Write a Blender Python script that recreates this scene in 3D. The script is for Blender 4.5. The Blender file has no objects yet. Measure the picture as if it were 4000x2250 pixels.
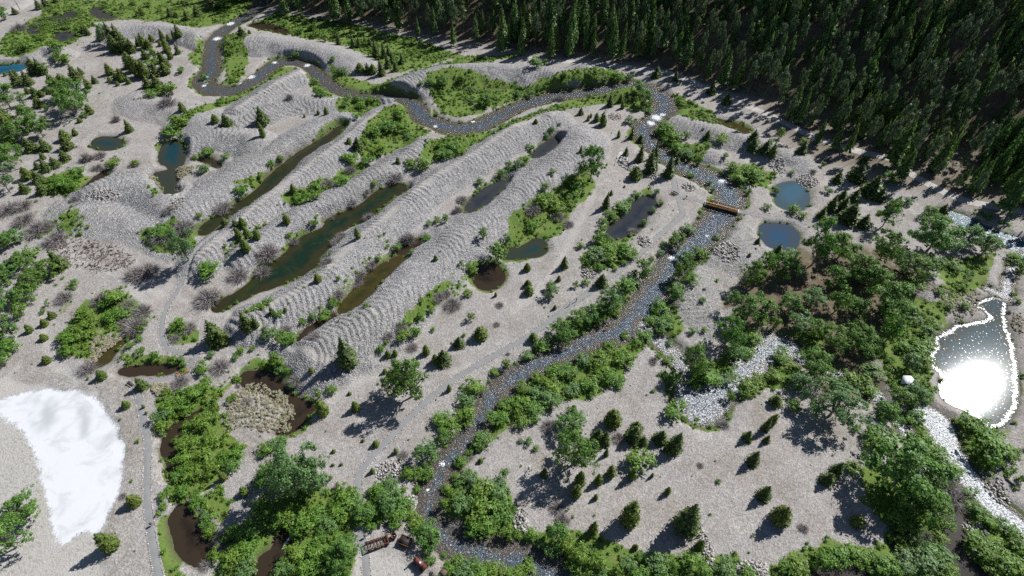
import bpy, bmesh, math, random
import numpy as np
from mathutils import Vector, Matrix

# ------------------------------------------------------------------ camera, sky, sun, exposure
scene = bpy.context.scene
CAM_H, PITCH = 140.0, math.radians(48.0)          # drone height (m), angle below the horizon
FPX, PW, PH = 1488.0, 2576.0, 1449.0              # focal length and frame of the survey picture, in its pixels
cam_data = bpy.data.cameras.new('camera')
cam_data.sensor_width = 36.0
cam_data.lens = 36.0 * FPX / PW
cam_data.clip_start, cam_data.clip_end = 1.0, 6000.0
cam = bpy.data.objects.new('camera', cam_data)
scene.collection.objects.link(cam)
cam.location = (0, 0, CAM_H)
cam.rotation_euler = (math.pi / 2 - PITCH, 0, 0)
scene.camera = cam

SUN_AZ, SUN_EL = math.radians(55.0), math.radians(42.3)     # azimuth from +Y towards +X
world = bpy.data.worlds.new('World')
scene.world = world
world.use_nodes = True
wn = world.node_tree.nodes
sky = wn.new('ShaderNodeTexSky')
sky.sky_type = 'NISHITA'
sky.sun_disc = False
sky.sun_elevation = SUN_EL
sky.sun_rotation = SUN_AZ
sky.altitude = 1400
world.node_tree.links.new(sky.outputs[0], wn['Background'].inputs[0])
wn['Background'].inputs[1].default_value = 0.055
sun_data = bpy.data.lights.new('sun', 'SUN')
sun_data.energy = 5.0
sun_data.angle = math.radians(0.5)
sun_data.color = (1.0, 0.975, 0.94)
sun = bpy.data.objects.new('sun', sun_data)
scene.collection.objects.link(sun)
sun_dir = Vector((math.sin(SUN_AZ) * math.cos(SUN_EL), math.cos(SUN_AZ) * math.cos(SUN_EL), math.sin(SUN_EL)))
sun.rotation_euler = sun_dir.to_track_quat('Z', 'Y').to_euler()
sun.location = (80, 120, 200)
vs = scene.view_settings
vs.view_transform, vs.look, vs.gamma, vs.use_curve_mapping = 'Standard', 'None', 1.0, False
vs.exposure = 0.36
scene.cycles.use_denoising = False
scene.cycles.max_bounces = 4
scene.cycles.diffuse_bounces = 2
scene.cycles.glossy_bounces = 2
scene.cycles.transparent_max_bounces = 8
scene.cycles.sample_clamp_indirect = 4.0

rng = np.random.default_rng(11)
random.seed(11)
COL = scene.collection

# ------------------------------------------------------------------ survey helpers: a picture point to a place on the ground
CP, SP = math.cos(PITCH), math.sin(PITCH)
def ray(u, v):
    a = (u - PW / 2) / FPX
    t = (v - PH / 2) / FPX
    return a, CP - t * SP, -(SP + t * CP)
def at(u, v, z=0.0):
    x, y, w = ray(u, v)
    s = (z - CAM_H) / w
    return x * s, y * s
def px_per_m(v, z=0.0):
    t = (v - PH / 2) / FPX
    return FPX * (SP + t * CP) / (CAM_H - z)
def project(x, y, z):
    zc = y * CP - (z - CAM_H) * SP
    yc = y * SP + (z - CAM_H) * CP
    return PW / 2 + FPX * x / zc, PH / 2 - FPX * yc / zc
FR = {}
for r_, y0_ in zip('ABCD', (0, 563, 1126, 1687)):
    for c_ in range(4):
        FR[r_ + str(c_ + 1)] = (c_ * 1000, y0_, 2.574)
FR['D4'] = (3000, 1687, 1.455)
def zf(fr, x, y):
    x0, y0, k = FR[fr]
    return (x0 + x / k) / 1.55279, (y0 + y / k) / 1.55279
def zpts(fr, s):
    n = [float(q) for q in s.replace(',', ' ').split()]
    return [zf(fr, n[i], n[i + 1]) for i in range(0, len(n), 2)]
def pts(s):
    n = [float(q) for q in s.replace(',', ' ').split()]
    return [(n[i], n[i + 1]) for i in range(0, len(n), 2)]
def W2(lst, z=0.0):
    return np.array([at(u, v, z) for u, v in lst])

# ------------------------------------------------------------------ noise and distance fields (numpy)
def vnoise(x, y, seed=0):
    r = np.random.default_rng(seed).random((256, 256))
    xi, yi = np.floor(x).astype(int), np.floor(y).astype(int)
    fx, fy = x - xi, y - yi
    fx, fy = fx * fx * (3 - 2 * fx), fy * fy * (3 - 2 * fy)
    a, b, c, d = r[xi & 255, yi & 255], r[(xi + 1) & 255, yi & 255], r[xi & 255, (yi + 1) & 255], r[(xi + 1) & 255, (yi + 1) & 255]
    return (a * (1 - fx) + b * fx) * (1 - fy) + (c * (1 - fx) + d * fx) * fy
def fbm(x, y, s, seed=0, o=4):
    t, a, f = 0, 0.5, 1.0 / s
    for i in range(o):
        t = t + a * (vnoise(x * f + 31 * i, y * f + 17 * i, seed + i) * 2 - 1)
        a *= 0.5; f *= 2.03
    return t
def sstep(a, b, x):
    t = np.clip((x - a) / (b - a), 0, 1)
    return t * t * (3 - 2 * t)
def sd_poly(x, y, P):
    d = np.full(x.shape, 1e18); inside = np.zeros(x.shape, bool)
    n = len(P)
    for i in range(n):
        ax, ay = P[i]; bx, by = P[(i + 1) % n]
        ex, ey = bx - ax, by - ay
        wx, wy = x - ax, y - ay
        h = np.clip((wx * ex + wy * ey) / (ex * ex + ey * ey + 1e-12), 0, 1)
        d = np.minimum(d, (wx - ex * h) ** 2 + (wy - ey * h) ** 2)
        c = ((ay > y) != (by > y)) & (x < ex * (y - ay) / (ey if abs(ey) > 1e-12 else 1e-12) + ax)
        inside ^= c
    d = np.sqrt(d)
    return np.where(inside, -d, d)
def line_field(x, y, P, hw):
    """signed distance to a ribbon, arc length, signed side distance, half width there"""
    best = np.full(x.shape, 1e18); S = np.zeros(x.shape); D = np.zeros(x.shape); HW = np.zeros(x.shape)
    s0 = 0.0
    for i in range(len(P) - 1):
        ax, ay = P[i]; bx, by = P[i + 1]
        ex, ey = bx - ax, by - ay; L = math.hypot(ex, ey)
        wx, wy = x - ax, y - ay
        h = np.clip((wx * ex + wy * ey) / (L * L), 0, 1)
        d = np.hypot(wx - ex * h, wy - ey * h)
        w = hw[i] + (hw[i + 1] - hw[i]) * h
        m = d - w < best
        best = np.where(m, d - w, best)
        S = np.where(m, s0 + L * ((wx * ex + wy * ey) / (L * L)).clip(-9 if i == 0 else 0, 9 if i == len(P) - 2 else 1), S)
        D = np.where(m, d * np.sign(ex * wy - ey * wx), D)
        HW = np.where(m, w, HW)
        s0 += L
    return best, S, D, HW
def smooth_line(P, n=4):
    P = np.asarray(P, float)
    out = []
    for i in range(len(P) - 1):
        p0, p1, p2, p3 = P[max(i - 1, 0)], P[i], P[i + 1], P[min(i + 2, len(P) - 1)]
        for k in range(n):
            t = k / n
            out.append(0.5 * ((2 * p1) + (-p0 + p2) * t + (2 * p0 - 5 * p1 + 4 * p2 - p3) * t * t + (-p0 + 3 * p1 - 3 * p2 + p3) * t ** 3))
    out.append(P[-1])
    return np.array(out)
def smooth_ring(P, n=3):
    P = np.asarray(P, float); m = len(P); out = []
    for i in range(m):
        p0, p1, p2, p3 = P[i - 1], P[i], P[(i + 1) % m], P[(i + 2) % m]
        for k in range(n):
            t = k / n
            out.append(0.5 * ((2 * p1) + (-p0 + p2) * t + (2 * p0 - 5 * p1 + 4 * p2 - p3) * t * t + (-p0 + 3 * p1 - 3 * p2 + p3) * t ** 3))
    return np.array(out)
def ell(u, v, ru, rv, n=14):
    return [(u + ru * math.cos(2 * math.pi * k / n), v + rv * math.sin(2 * math.pi * k / n)) for k in range(n)]

# ------------------------------------------------------------------ the ground grid
STEP = 0.45
X0, X1, Y0, Y1 = -330.0, 345.0, 22.0, 400.0
gx = np.arange(X0, X1, STEP); gy = np.arange(Y0, Y1, STEP)
NX, NY = len(gx), len(gy)
GX, GY = np.meshgrid(gx, gy, indexing='ij')
def window(P, m):
    P = np.asarray(P)
    i0 = max(int((P[:, 0].min() - m - X0) / STEP), 0); i1 = min(int((P[:, 0].max() + m - X0) / STEP) + 2, NX)
    j0 = max(int((P[:, 1].min() - m - Y0) / STEP), 0); j1 = min(int((P[:, 1].max() + m - Y0) / STEP) + 2, NY)
    return slice(i0, max(i1, i0 + 1)), slice(j0, max(j1, j0 + 1))
N_LO = fbm(GX, GY, 38, 3, 4)
N_MID = fbm(GX, GY, 7, 21, 3)
N_HI = fbm(GX, GY, 2.2, 41, 2)

# hill foot: the forested slope rises behind this line
FOOT = W2(pts('300,-60 640,12 900,52 1150,100 1350,132 1500,148 1620,158 1800,208 2000,272 2200,335 2400,385 2576,425 2900,520 3300,640'))
def hill_h(x, y):
    d = np.full(np.shape(x), 1e18); sgn = np.ones(np.shape(x))
    for i in range(len(FOOT) - 1):
        ax, ay = FOOT[i]; bx, by = FOOT[i + 1]
        ex, ey = bx - ax, by - ay
        wx, wy = x - ax, y - ay
        h = np.clip((wx * ex + wy * ey) / (ex * ex + ey * ey), 0, 1)
        dd = np.hypot(wx - ex * h, wy - ey * h)
        m = dd < d
        d = np.where(m, dd, d); sgn = np.where(m, np.sign(ex * wy - ey * wx), sgn)
    s = d * sgn
    s = np.maximum(s, 0)
    return np.where(s > 0, 0.58 * (np.sqrt(s * s + 64) - 8), 0.0), d * sgn
HILL, HILLD = hill_h(GX, GY)
Hh = 0.55 * N_LO + 0.14 * N_MID + 0.06 * N_HI
Hh += HILL * (1 + 0.12 * N_LO)
COB = np.zeros_like(Hh); GREEN = np.zeros_like(Hh); LOT = np.zeros_like(Hh); WHT = np.zeros_like(Hh)
FLOOR = sstep(-8, 6, HILLD + 4 * N_LO)
FLOOR = np.maximum(FLOOR, .8 * sstep(-42, -22, HILLD + 9 * N_LO) * sstep(95, 125, GX))

# gravel ridges left by the dredge: crest points (picture), crest height, half width, stripe depth, stripe length, arc
RIDGES = [
 (pts('800,868 880,822 950,772 1005,715 1065,660 1135,602 1205,552 1290,488 1370,432 1440,372 1462,335'), 5.0, 15.5, .52, 2.4, .070),
 (pts('640,792 719,755 819,690 869,630 969,548 1060,472 1119,430 1210,378 1300,318 1390,285'), 4.2, 10.5, .52, 2.2, .035),
 (pts('600,628 680,575 760,528 850,482 930,440 1010,392 1060,350'), 3.4, 8.5, .52, 2.4, .04),
 (pts('500,642 560,590 644,518 750,436 844,368 900,320 960,272 1000,262'), 3.6, 9.5, .50, 2.2, .04),
 (pts('450,520 530,472 600,425 680,385 760,335 850,290'), 3.4, 12.0, .34, 2.4, .03),
 (pts('600,268 660,232 720,196 770,172'), 2.6, 9.0, .40, 2.4, .03),
 (pts('520,300 600,300 690,262 760,245 830,250'), 2.6, 10.0, .46, 2.4, -.05),
 (pts('480,345 545,330 610,335 640,350'), 3.4, 10.0, .40, 2.4, .05),
 (pts('600,92 660,92 730,105 800,118 880,140'), 4.2, 13.0, .26, 2.3, .0),
 (pts('985,208 1060,180 1150,162 1250,160 1350,168 1420,176 1480,168 1555,190'), 6.0, 14.0, .60, 2.1, .015),
 (pts('1680,292 1760,312 1850,338 1930,362 2010,398'), 2.6, 9.0, .26, 2.3, .02),
 (pts('285,72 340,62 400,62 460,76 520,92'), 3.6, 10.0, .26, 2.6, -.02),
 (pts('340,245 410,262 480,285 520,320'), 2.6, 12.0, .14, 2.6, .04),
 (pts('70,128 110,118 150,130'), 2.8, 7.0, .14, 2.4, .04),
 (pts('0,150 40,150 100,150'), 1.6, 7.0, .14, 2.4, .04),
 (pts('240,470 310,455 370,470 410,500'), 3.6, 13.0, .36, 2.4, .05),
 (pts('190,520 280,540 380,570 440,590'), 1.8, 12.0, .30, 2.2, .03),
 (pts('1770,372 1800,382'), 2.2, 7.0, .12, 2.2, .02),
 (pts('1800,612 1850,590 1880,640'), 1.8, 10.0, .22, 2.3, .04),
 (pts('1730,690 1760,740 1790,790'), 1.2, 9.0, .2, 2.3, .03),
 (pts('2260,690 2330,700'), 2.2, 9.0, .1, 2.3, .03),
 (pts('1120,362 1190,340'), 2.2, 8.0, .3, 2.3, .03),
]
RH = np.zeros_like(Hh)
for P_, hgt, hw_, amp, lam, arc in RIDGES:
    P_ = smooth_line(W2(P_, hgt), 4)
    sl = window(P_, hw_ * 1.5)
    x, y = GX[sl], GY[sl]
    wob = 1 + 0.22 * N_LO[sl] + 0.10 * N_MID[sl]
    f, S, D, _ = line_field(x + 0.9 * N_MID[sl], y + 0.9 * N_MID[sl], P_, np.zeros(len(P_)))
    q = np.abs(D) / (hw_ * wob); q = np.maximum(q, f / (hw_ * wob))
    p = np.clip((1 - np.sqrt(q * q + 0.07)) / (1 - math.sqrt(0.07)), 0, 1)
    ph = (S + arc * D * D + 0.8 * N_MID[sl] + 1.6 * N_LO[sl]) / (lam * .78)
    w = np.abs((ph % 1.0) * 2 - 1) * 2 - 1
    irr = (0.25 + 1.0 * np.clip(vnoise(np.floor(ph) * 0.73, D * 0.12, 77), 0, 1)) * sstep(-.55, .15, N_MID[sl] + N_LO[sl] + .2)
    h = hgt * .92 * p * (1 + 0.25 * N_LO[sl] + .10 * N_MID[sl]) + .72 * amp * w * irr * sstep(0.02, 0.3, p)
    RH[sl] = np.maximum(RH[sl], h)
    COB[sl] = np.maximum(COB[sl], sstep(0.0, 0.18, p + 0.10 * N_MID[sl]) * min(1.0, 0.35 + amp * 1.8))
Hh = np.where(HILLD < 20, np.maximum(Hh, Hh * 0.4 + RH), Hh)

# ------------------------------------------------------------------ water bodies
WATER = []     # name, label, centre-line or ring, half widths, kind of water
def wline(name, label, uv, hwpx, kind, **k):
    P = W2(uv); hw = np.array([h / px_per_m(v) for (u, v), h in zip(uv, hwpx)])
    Q = smooth_line(np.column_stack([P, hw]), 3)
    WATER.append(dict(name=name, label=label, P=Q[:, :2], hw=Q[:, 2], ring=False, kind=kind, **k))
def wring(name, label, uv, kind, **k):
    WATER.append(dict(name=name, label=label, P=smooth_ring(W2(uv), 3), hw=None, ring=True, kind=kind, **k))

RIV = pts('700,-40 660,5 620,38 580,62 548,85 532,108 533,140 530,172 512,200 530,224 590,224 640,197 690,160 730,153 775,163 800,188 832,214 880,234 940,241 1000,245 1042,262 1062,288 1110,312 1160,322 1210,312 1260,286 1320,260 1390,240 1460,231 1530,221 1592,212 1640,224 1668,250 1668,275 1648,298 1618,322 1632,352 1665,385 1712,412 1762,437 1812,460 1838,490 1828,520 1800,560 1760,602 1712,645 1675,690 1648,740 1615,795 1560,828 1480,858 1400,893 1330,926 1270,966 1230,1005 1205,1055 1178,1105 1125,1160 1090,1220 1076,1280 1090,1325 1135,1362 1205,1388 1285,1405 1375,1432 1460,1470 1560,1540')
RHW = [16,16,16,16,17,18,19,22,26,20,18,20,18,14,13,17,15,13,13,13,20,26,24,28,26,22,20,19,19,19,17,24,28,28,22,26,24,24,27,31,38,36,36,38,38,36,34,40,50,38,30,32,32,32,31,30,30,30,30,28,30,34,36,38,40,42,42,42]
wline('river', 'main river', RIV, RHW, 'river')
wline('side_channel', 'side channel', zpts('C3', '1330 370 1450 490 1560 580 1660 690 1720 800 1740 930 1810 1080 1900 1170 2060 1060 2220 940 2380 790 2520 640 2640 560 2800 600 2950 720'), [18,20,21,22,21,24,44,54,40,34,34,38,38,28,16], 'riffle')
wline('feeder_stream', 'feeder stream', zpts('C4', '560 800 680 860 850 900 1010 1010 1110 1080 1200 1200 1320 1310 1400 1430') + zpts('D4', '880 120 900 190 920 240'), [14,16,16,16,18,16,16,14,14,14,16], 'riffle')
wring('settling_pond', 'sun glint pond', zpts('C4', '2420 -20 2380 60 2230 85 2100 150 2190 220 2235 290 2060 335 1900 365 1830 430 1680 490 1700 570 1640 690 1690 800 1760 860 1740 1000 1810 1120 1980 1190 2050 1250 2130 1290 2160 1345 2240 1400 2360 1380 2440 1290 2500 1200 2510 1050 2500 900 2510 740 2480 600 2450 500 2410 350 2390 250 2415 130 2450 -10'), 'pond_glint')
wline('pond_inlet', 'pond inlet', zpts('C4', '2230 0 2330 40 2400 60') + pts('2540,700 2560,660 2580,640'), [9, 9, 10, 10, 10, 10], 'riffle')
wline('outflow_channel', 'outflow channel', zpts('C4', '1560 1230 1640 1290 1760 1390') + zpts('D4', '1010 60 1065 140 1130 230 1215 330 1310 430 1400 505 1480 570'), [26,32,32,32,30,28,28,28,28,28], 'riffle')
wline('slow_stream', 'slow stream', zpts('D4', '915 250 935 310 1020 400 1055 460 1060 540 1040 620 1060 700 1110 760 1190 830'), [14,18,20,26,24,20,22,26,26], 'slow')
wring('backwater', 'dark backwater', zpts('D4', '740 590 800 580 880 570 940 590 920 640 860 650 800 640 730 640'), 'slow')
wring('backwater', 'bottom backwater', zpts('D4', '240 800 300 770 400 750 560 740 580 780 500 830 240 860'), 'slow')
wring('blue_pond', 'round blue pond', zpts('B4', '110 400 200 370 300 375 380 420 412 500 400 590 340 640 260 645 170 625 105 570 88 480'), 'blue')
wring('blue_pond', 'lower blue pond', zpts('B3', '2505 850 2530 800 2600 782 2680 785 2790 800 2860 860 2880 940 2860 1010 2790 1045 2680 1040 2580 1010 2520 940'), 'blue2')
wline('blue_stream', 'blue stream', zpts('B4', '1780 680 1900 730 2020 780 2150 850 2300 920 2450 970 2650 1050'), [12,18,20,22,24,26,28], 'bluestream')
wring('pond', 'centre pond', zpts('B3', '1390 515 1450 570 1462 615 1380 690 1330 780 1250 850 1180 900 1060 930 940 945 960 860 1050 760 1180 650 1230 570 1300 525'), 'greyblue')
wring('pond', 'small teal pond', zpts('B3', '-60 1030 60 1045 130 1000 220 950 310 960 348 1040 290 1105 160 1120 -60 1130'), 'teal')
wring('pond', 'brown pond', ell(1228, 692, 36, 30), 'brown')
wring('tailing_pond', 'long green pond', zpts('B2', '1480 400 1500 460 1380 510 1250 620 1130 720 1000 790 880 850 812 862 830 900 760 990 640 1100 620 1180 560 1240 450 1300 300 1370 160 1430 20 1470') + zpts('C1', '2574 30 2400 120 2250 190 2170 200 2160 140 2330 60') + zpts('B1', '2500 1390') + zpts('B2', '0 1310 160 1190 300 1080 390 980 500 900 660 830 700 745 880 665 1030 600 1190 475 1380 390'), 'green')
wline('tailing_pond', 'upper green channel', pts('856,318 822,345 772,375 732,405 690,445 655,480 620,505 572,532 532,558 512,578'), [9,12,14,16,18,18,14,13,14,12], 'green')
wline('tailing_pond', 'short green channel', pts('1003,652 965,678 930,708 895,745 868,775'), [11,20,24,22,18], 'olive')
wline('tailing_pond', 'reedy brown channel', pts('830,795 800,815 770,835 752,850'), [12,12,12,8], 'brown')
wline('tailing_pond', 'upper narrow pond', pts('1395,352 1372,370 1350,388'), [12,15,12], 'greyblue')
wline('tailing_pond', 'middle narrow pond', pts('1265,455 1235,480 1205,505 1185,525'), [10,20,22,14], 'greyblue')
wline('tailing_pond', 'tiny dark pool', pts('1010,632 1025,620 1050,605'), [7,9,7], 'brown')
wring('teal_pond', 'teal pond', zpts('B1', '1660 -30 1610 60 1590 160 1690 235 1600 265 1540 285 1590 370 1640 440 1640 490 1720 522 1790 480 1740 450 1765 360 1740 240 1830 190 1855 60 1810 -40'), 'teal')
wring('teal_pond', 'left teal pool', ell(268, 357, 40, 17), 'teal')
wline('marsh_pool', 'rusty marsh pool', pts('262,432 240,450 215,470'), [8,10,8], 'brown')
wline('marsh_pool', 'willow pool', pts('452,600 438,612 420,622'), [6,10,8], 'brown')
wline('marsh_stream', 'marsh stream', zpts('C1', '1280 490 1200 540 1110 620 1030 700 960 745'), [6,8,14,16,8], 'olive')
wring('marsh_pool', 'boardwalk pool', zpts('C1', '1230 790 1500 760 1800 790 1820 830 1600 860 1300 860 1200 840'), 'brown')
wring('marsh_pool', 'dark marsh pool', zpts('C2', '-120 850 120 840 230 930 300 1010 400 1090 550 1170 540 1240 440 1330 330 1430 200 1449 280 1330 350 1240 280 1130 140 1050 0 990 -150 960'), 'brown')
wline('marsh_stream', 'brown ditch', zpts('C1', '2050 1220 1900 1300 1760 1400') + zpts('D1', '1700 60 1680 180 1720 300 1735 420'), [5,10,16,14,9,5,4], 'brown')
wring('marsh_pool', 'shaded marsh pool', zpts('D1', '1720 800 1850 700 1920 800 2050 1000 2150 1120 2100 1250 1950 1330 1820 1200 1750 1000'), 'brown')
wring('marsh_pool', 'log pool', zpts('D2', '230 1020 340 1030 320 1150 230 1280 100 1449 -20 1449 40 1300 170 1180'), 'brown')
wline('meadow_pool', 'upper meadow pool', zpts('A1', '430 190 520 180 620 170 720 130'), [12,15,20,15], 'greyblue')
wline('meadow_pool', 'curved meadow pool', zpts('A1', '640 170 620 230 550 270'), [10,12,9], 'greyblue')
wring('meadow_pool', 'left meadow pool', ell(88, 72, 18, 13), 'greyblue')
wring('meadow_pool', 'middle meadow pool', ell(160, 90, 24, 12), 'greyblue')
wline('meadow_pool', 'lower meadow pool', zpts('A1', '470 460 520 450 600 420'), [8,9,7], 'greyblue')
wline('meadow_pool', 'far meadow pool', zpts('A1', '960 80 980 130 1110 170'), [10,12,10], 'greyblue')
wring('blue_pond', 'left edge blue pond', zpts('A1', '-60 660 60 645 150 635 235 640 240 670 180 700 80 715 -60 730'), 'bluedeep')
wline('meadow_pool', 'rust pool', zpts('A2', '-20 240 100 260 220 290 310 320'), [9,12,11,6], 'brown')
wline('roadside_pool', 'roadside pool', zpts('A3', '2080 1200 2200 1240 2340 1290'), [7,12,8], 'olive')
wring('marsh_pool', 'gully pool', zpts('B1', '2000 130 2060 110 2200 190 2180 220 2090 180'), 'brown')

WLEV = -0.7
WSD = np.full_like(Hh, 60.0)
for b in WATER:
    sl = window(b['P'], 9 + (0 if b['ring'] else b['hw'].max()))
    b['sl'] = sl
    x, y = GX[sl], GY[sl]
    nz = 0.5 * N_HI[sl] + 0.55 * N_MID[sl]
    if b['ring']:
        f = sd_poly(x, y, b['P'])
    else:
        f, b['S'], b['D'], _ = line_field(x, y, b['P'], b['hw'])
    f = f + nz
    b['sd'] = f
    WSD[sl] = np.minimum(WSD[sl], f)
for bar_ in (ell(1085, 274, 13, 17), ell(515, 204, 11, 8), ell(1083, 243, 8, 4)):
    P_ = W2(bar_); sl = window(P_, 6); WSD[sl] = np.maximum(WSD[sl], -sd_poly(GX[sl], GY[sl], P_) + .4 * N_MID[sl])
bank = sstep(-0.2, 3.6, WSD)
Hh = (WLEV - 0.12 - 0.9 * sstep(0, 3, -WSD)) * (1 - bank) + Hh * bank
Hh = np.where((WSD > 0.9) & (WSD < 9), np.maximum(Hh, WLEV + 0.05), Hh)

# ------------------------------------------------------------------ ground cover areas
GREENS = [
 '130,0 640,0 620,30 560,62 480,70 400,52 300,48 240,56 200,105 130,128 60,148 0,138 0,95 60,60 100,40',
 '640,55 700,78 780,100 850,108 900,130 950,150 1000,180 1100,160 1160,140 1050,100 900,62 700,30',
 '830,165 900,205 980,218 1010,200 1080,172 1180,140 1300,140 1200,162 1100,180 1000,218 960,232 880,225 840,200',
 '1070,215 1120,198 1180,200 1240,212 1320,225 1380,215 1430,203 1540,188 1580,200 1440,218 1320,242 1250,268 1200,288 1150,300 1110,282 1085,255',
 '570,85 600,80 625,100 620,150 622,190 590,212 562,205 572,170 555,140',
 '500,105 520,100 515,130 505,160 490,165 480,140',
 '480,290 520,262 560,245 610,232 660,205 700,172 740,166 742,178 700,195 650,225 600,252 540,278 490,305 470,330 440,335 440,310',
 '780,185 800,212 832,235 830,252 800,245 780,215',
 '850,262 880,240 960,250 955,268 900,292 858,285',
 '925,318 980,285 1020,272 1045,310 1085,332 1050,362 1000,375 960,392 900,405 905,365',
 '1060,400 1085,362 1150,335 1250,328 1260,315 1350,278 1450,248 1560,236 1620,226 1642,270 1600,284 1560,262 1500,258 1400,284 1300,322 1250,352 1180,378 1100,405',
 '780,470 860,428 925,398 915,440 850,470 800,492 740,522 718,512 745,485',
 '1690,232 1760,262 1800,285 1835,312 1800,322 1740,312 1690,292 1640,285',
 '1640,308 1690,330 1722,360 1790,372 1760,412 1700,392 1650,355',
 '1330,530 1400,480 1480,430 1502,470 1440,530 1400,592 1330,612 1285,602 1290,570',
 '1510,580 1560,510 1630,478 1662,500 1632,560 1585,612 1602,640 1560,682 1480,692 1448,662 1480,620',
 '1310,915 1400,832 1480,790 1560,740 1592,690 1604,722 1560,792 1480,842 1380,884',
 '1210,1030 1300,962 1400,922 1500,888 1600,842 1640,852 1592,902 1562,952 1480,992 1400,1012 1320,1062 1240,1112 1195,1100',
 '1630,790 1650,745 1720,645 1800,600 1815,620 1742,692 1700,762 1722,832 1692,866 1650,812',
 '1110,1230 1180,1168 1202,1222 1262,1210 1302,1242 1304,1342 1240,1372 1160,1342 1112,1292',
 '1120,1400 1200,1412 1300,1440 1360,1470 1090,1470',
 '1320,1352 1450,1330 1560,1382 1700,1400 1850,1402 1850,1470 1500,1470 1400,1402',
 '390,990 480,958 560,968 640,900 700,905 745,965 640,930 560,1000 560,1060 640,1120 600,1160 560,1205 500,1252 425,1275 402,1150 390,1050',
 '405,1272 440,1300 450,1380 470,1470 400,1470 395,1350',
 '480,1260 560,1220 590,1260 560,1330 520,1300',
 '560,1330 680,1282 760,1200 900,1240 1000,1232 1040,1292 900,1342 880,1470 520,1470 540,1400',
 '150,842 220,760 322,740 372,782 330,822 280,842 230,902 160,892',
 '290,875 480,892 472,942 300,942',
 '430,830 470,812 500,830 500,868 440,865',
 '2250,762 2420,742 2350,832 2342,902 2362,982 2332,1042 2250,1002 2200,902',
 '2390,1052 2480,1042 2522,1102 2502,1202 2422,1162',
 '2290,1000 2332,1052 2392,1132 2442,1232 2532,1332 2600,1380 2600,1470 2450,1470 2470,1400 2420,1300 2350,1200 2290,1080',
 '2170,1180 2300,1180 2350,1280 2370,1330 2250,1330 2180,1260',
 '1950,1450 2000,1392 2082,1372 2200,1392 2300,1332 2382,1332 2430,1470 1950,1470',
 '1700,960 1780,900 1870,842 1990,840 2100,820 2060,900 1990,962 1900,1002 1780,972',
 '100,452 200,420 245,470 172,502 100,492',
 '150,545 200,535 210,572 165,590',
 '380,480 430,488 420,510 390,510',
 '640,480 600,470 700,420 790,350 860,318 860,330 790,372 720,430 670,480',
 '1020,800 1060,770 1110,725 1140,720 1100,770 1050,820 1010,835',
 '2380,650 2500,640 2480,720 2420,750 2360,740',
 '1900,410 1960,440 1930,470 1850,460 1820,430',
 '600,790 700,770 680,800 620,812',
 '655,850 690,830 730,850 720,870 680,868',
 '360,590 440,560 480,590 500,620 430,640 380,620',
]
for g_ in GREENS:
    P_ = W2(pts(g_)); sl = window(P_, 5)
    f = sd_poly(GX[sl], GY[sl], P_) + 2.6 * N_MID[sl] + 1.2 * N_HI[sl] + 2.0 * N_LO[sl]
    GREEN[sl] = np.maximum(GREEN[sl], sstep(1.2, -1.4, f))
GREEN = np.maximum(GREEN, 0.8 * sstep(2.6, 0.8, WSD + 2.2 * N_MID + 2.4 * N_LO + .4) * (GX < 400))
GREEN *= sstep(0.0, 0.5, WSD + 0.4)
for g_ in ('770,845 800,790 840,740 885,690 930,640 990,595 1025,600 1000,632 950,660 900,712 850,780', '980,845 1030,800 1080,750 1150,690 1190,700 1150,750 1090,800 1040,850', '560,640 600,600 660,560 720,540 700,600 640,660 570,720 540,740', '690,770 760,720 840,650 880,610 880,640 800,720 730,780', '1180,520 1230,450 1290,410 1340,390 1300,440 1240,500', '380,880 420,950 560,950 640,890 700,900 640,930 500,980 400,980', '150,700 260,730 330,720 400,800 330,860 200,900 140,850', '2380,980 2480,1050 2560,1060 2560,1250 2480,1200', '0,520 120,500 240,560 200,610 80,600', '2430,480 2560,540 2560,640 2440,600'):
    P_ = W2(pts(g_)); sl = window(P_, 5)
    f = sd_poly(GX[sl], GY[sl], P_) + 2.6 * N_MID[sl] + 2.0 * N_LO[sl]
    GREEN[sl] = np.maximum(GREEN[sl], .50 * sstep(1.5, -1.5, f) * sstep(-.25, .25, N_MID[sl] + .6 * N_HI[sl]))
GREEN *= sstep(0.0, 0.5, WSD + 0.4)
DIRTG = sstep(0.02, 0.40, N_LO + 0.6 * N_MID) * 0.55          # thin weedy cover on the flats
def flat_area(arr, s, soft, amp):
    P_ = W2(pts(s)); sl = window(P_, 6)
    f = sd_poly(GX[sl], GY[sl], P_) + amp * (N_MID[sl] + 0.7 * N_HI[sl])
    arr[sl] = np.maximum(arr[sl], sstep(soft, -soft, f))
flat_area(LOT, '-60,925 40,960 140,975 250,985 300,1060 320,1180 285,1290 262,1360 280,1470 -60,1470', 1.0, 2.0)
flat_area(LOT, '905,1390 930,1375 1000,1395 1060,1440 1080,1490 885,1490', 1.0, 1.0)
flat_area(WHT, '-40,1022 0,1008 60,986 130,976 200,982 250,1008 290,1058 312,1120 310,1200 286,1275 262,1325 240,1352 215,1345 190,1352 168,1372 148,1352 128,1300 100,1200 78,1110 45,1062 0,1040 -40,1040', 2.2, 1.4)
SMUDGE = np.zeros_like(Hh)
flat_area(SMUDGE, '205,1025 222,1030 228,1060 222,1095 205,1100 196,1080 200,1050', 1.6, 1.6)
flat_area(SMUDGE, '90,1005 130,1000 140,1040 120,1080 100,1060', 2.6, 3.0)
GREEN *= (1 - LOT)
flat_area(FLOOR, '1830,720 2000,620 2200,620 2300,700 2290,850 2220,1000 2100,1010 2000,900 1990,850 1850,830', 4.0, 9.0)
PALE = np.zeros_like(Hh)                 # worn tracks along the ridge crests and flats
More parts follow.
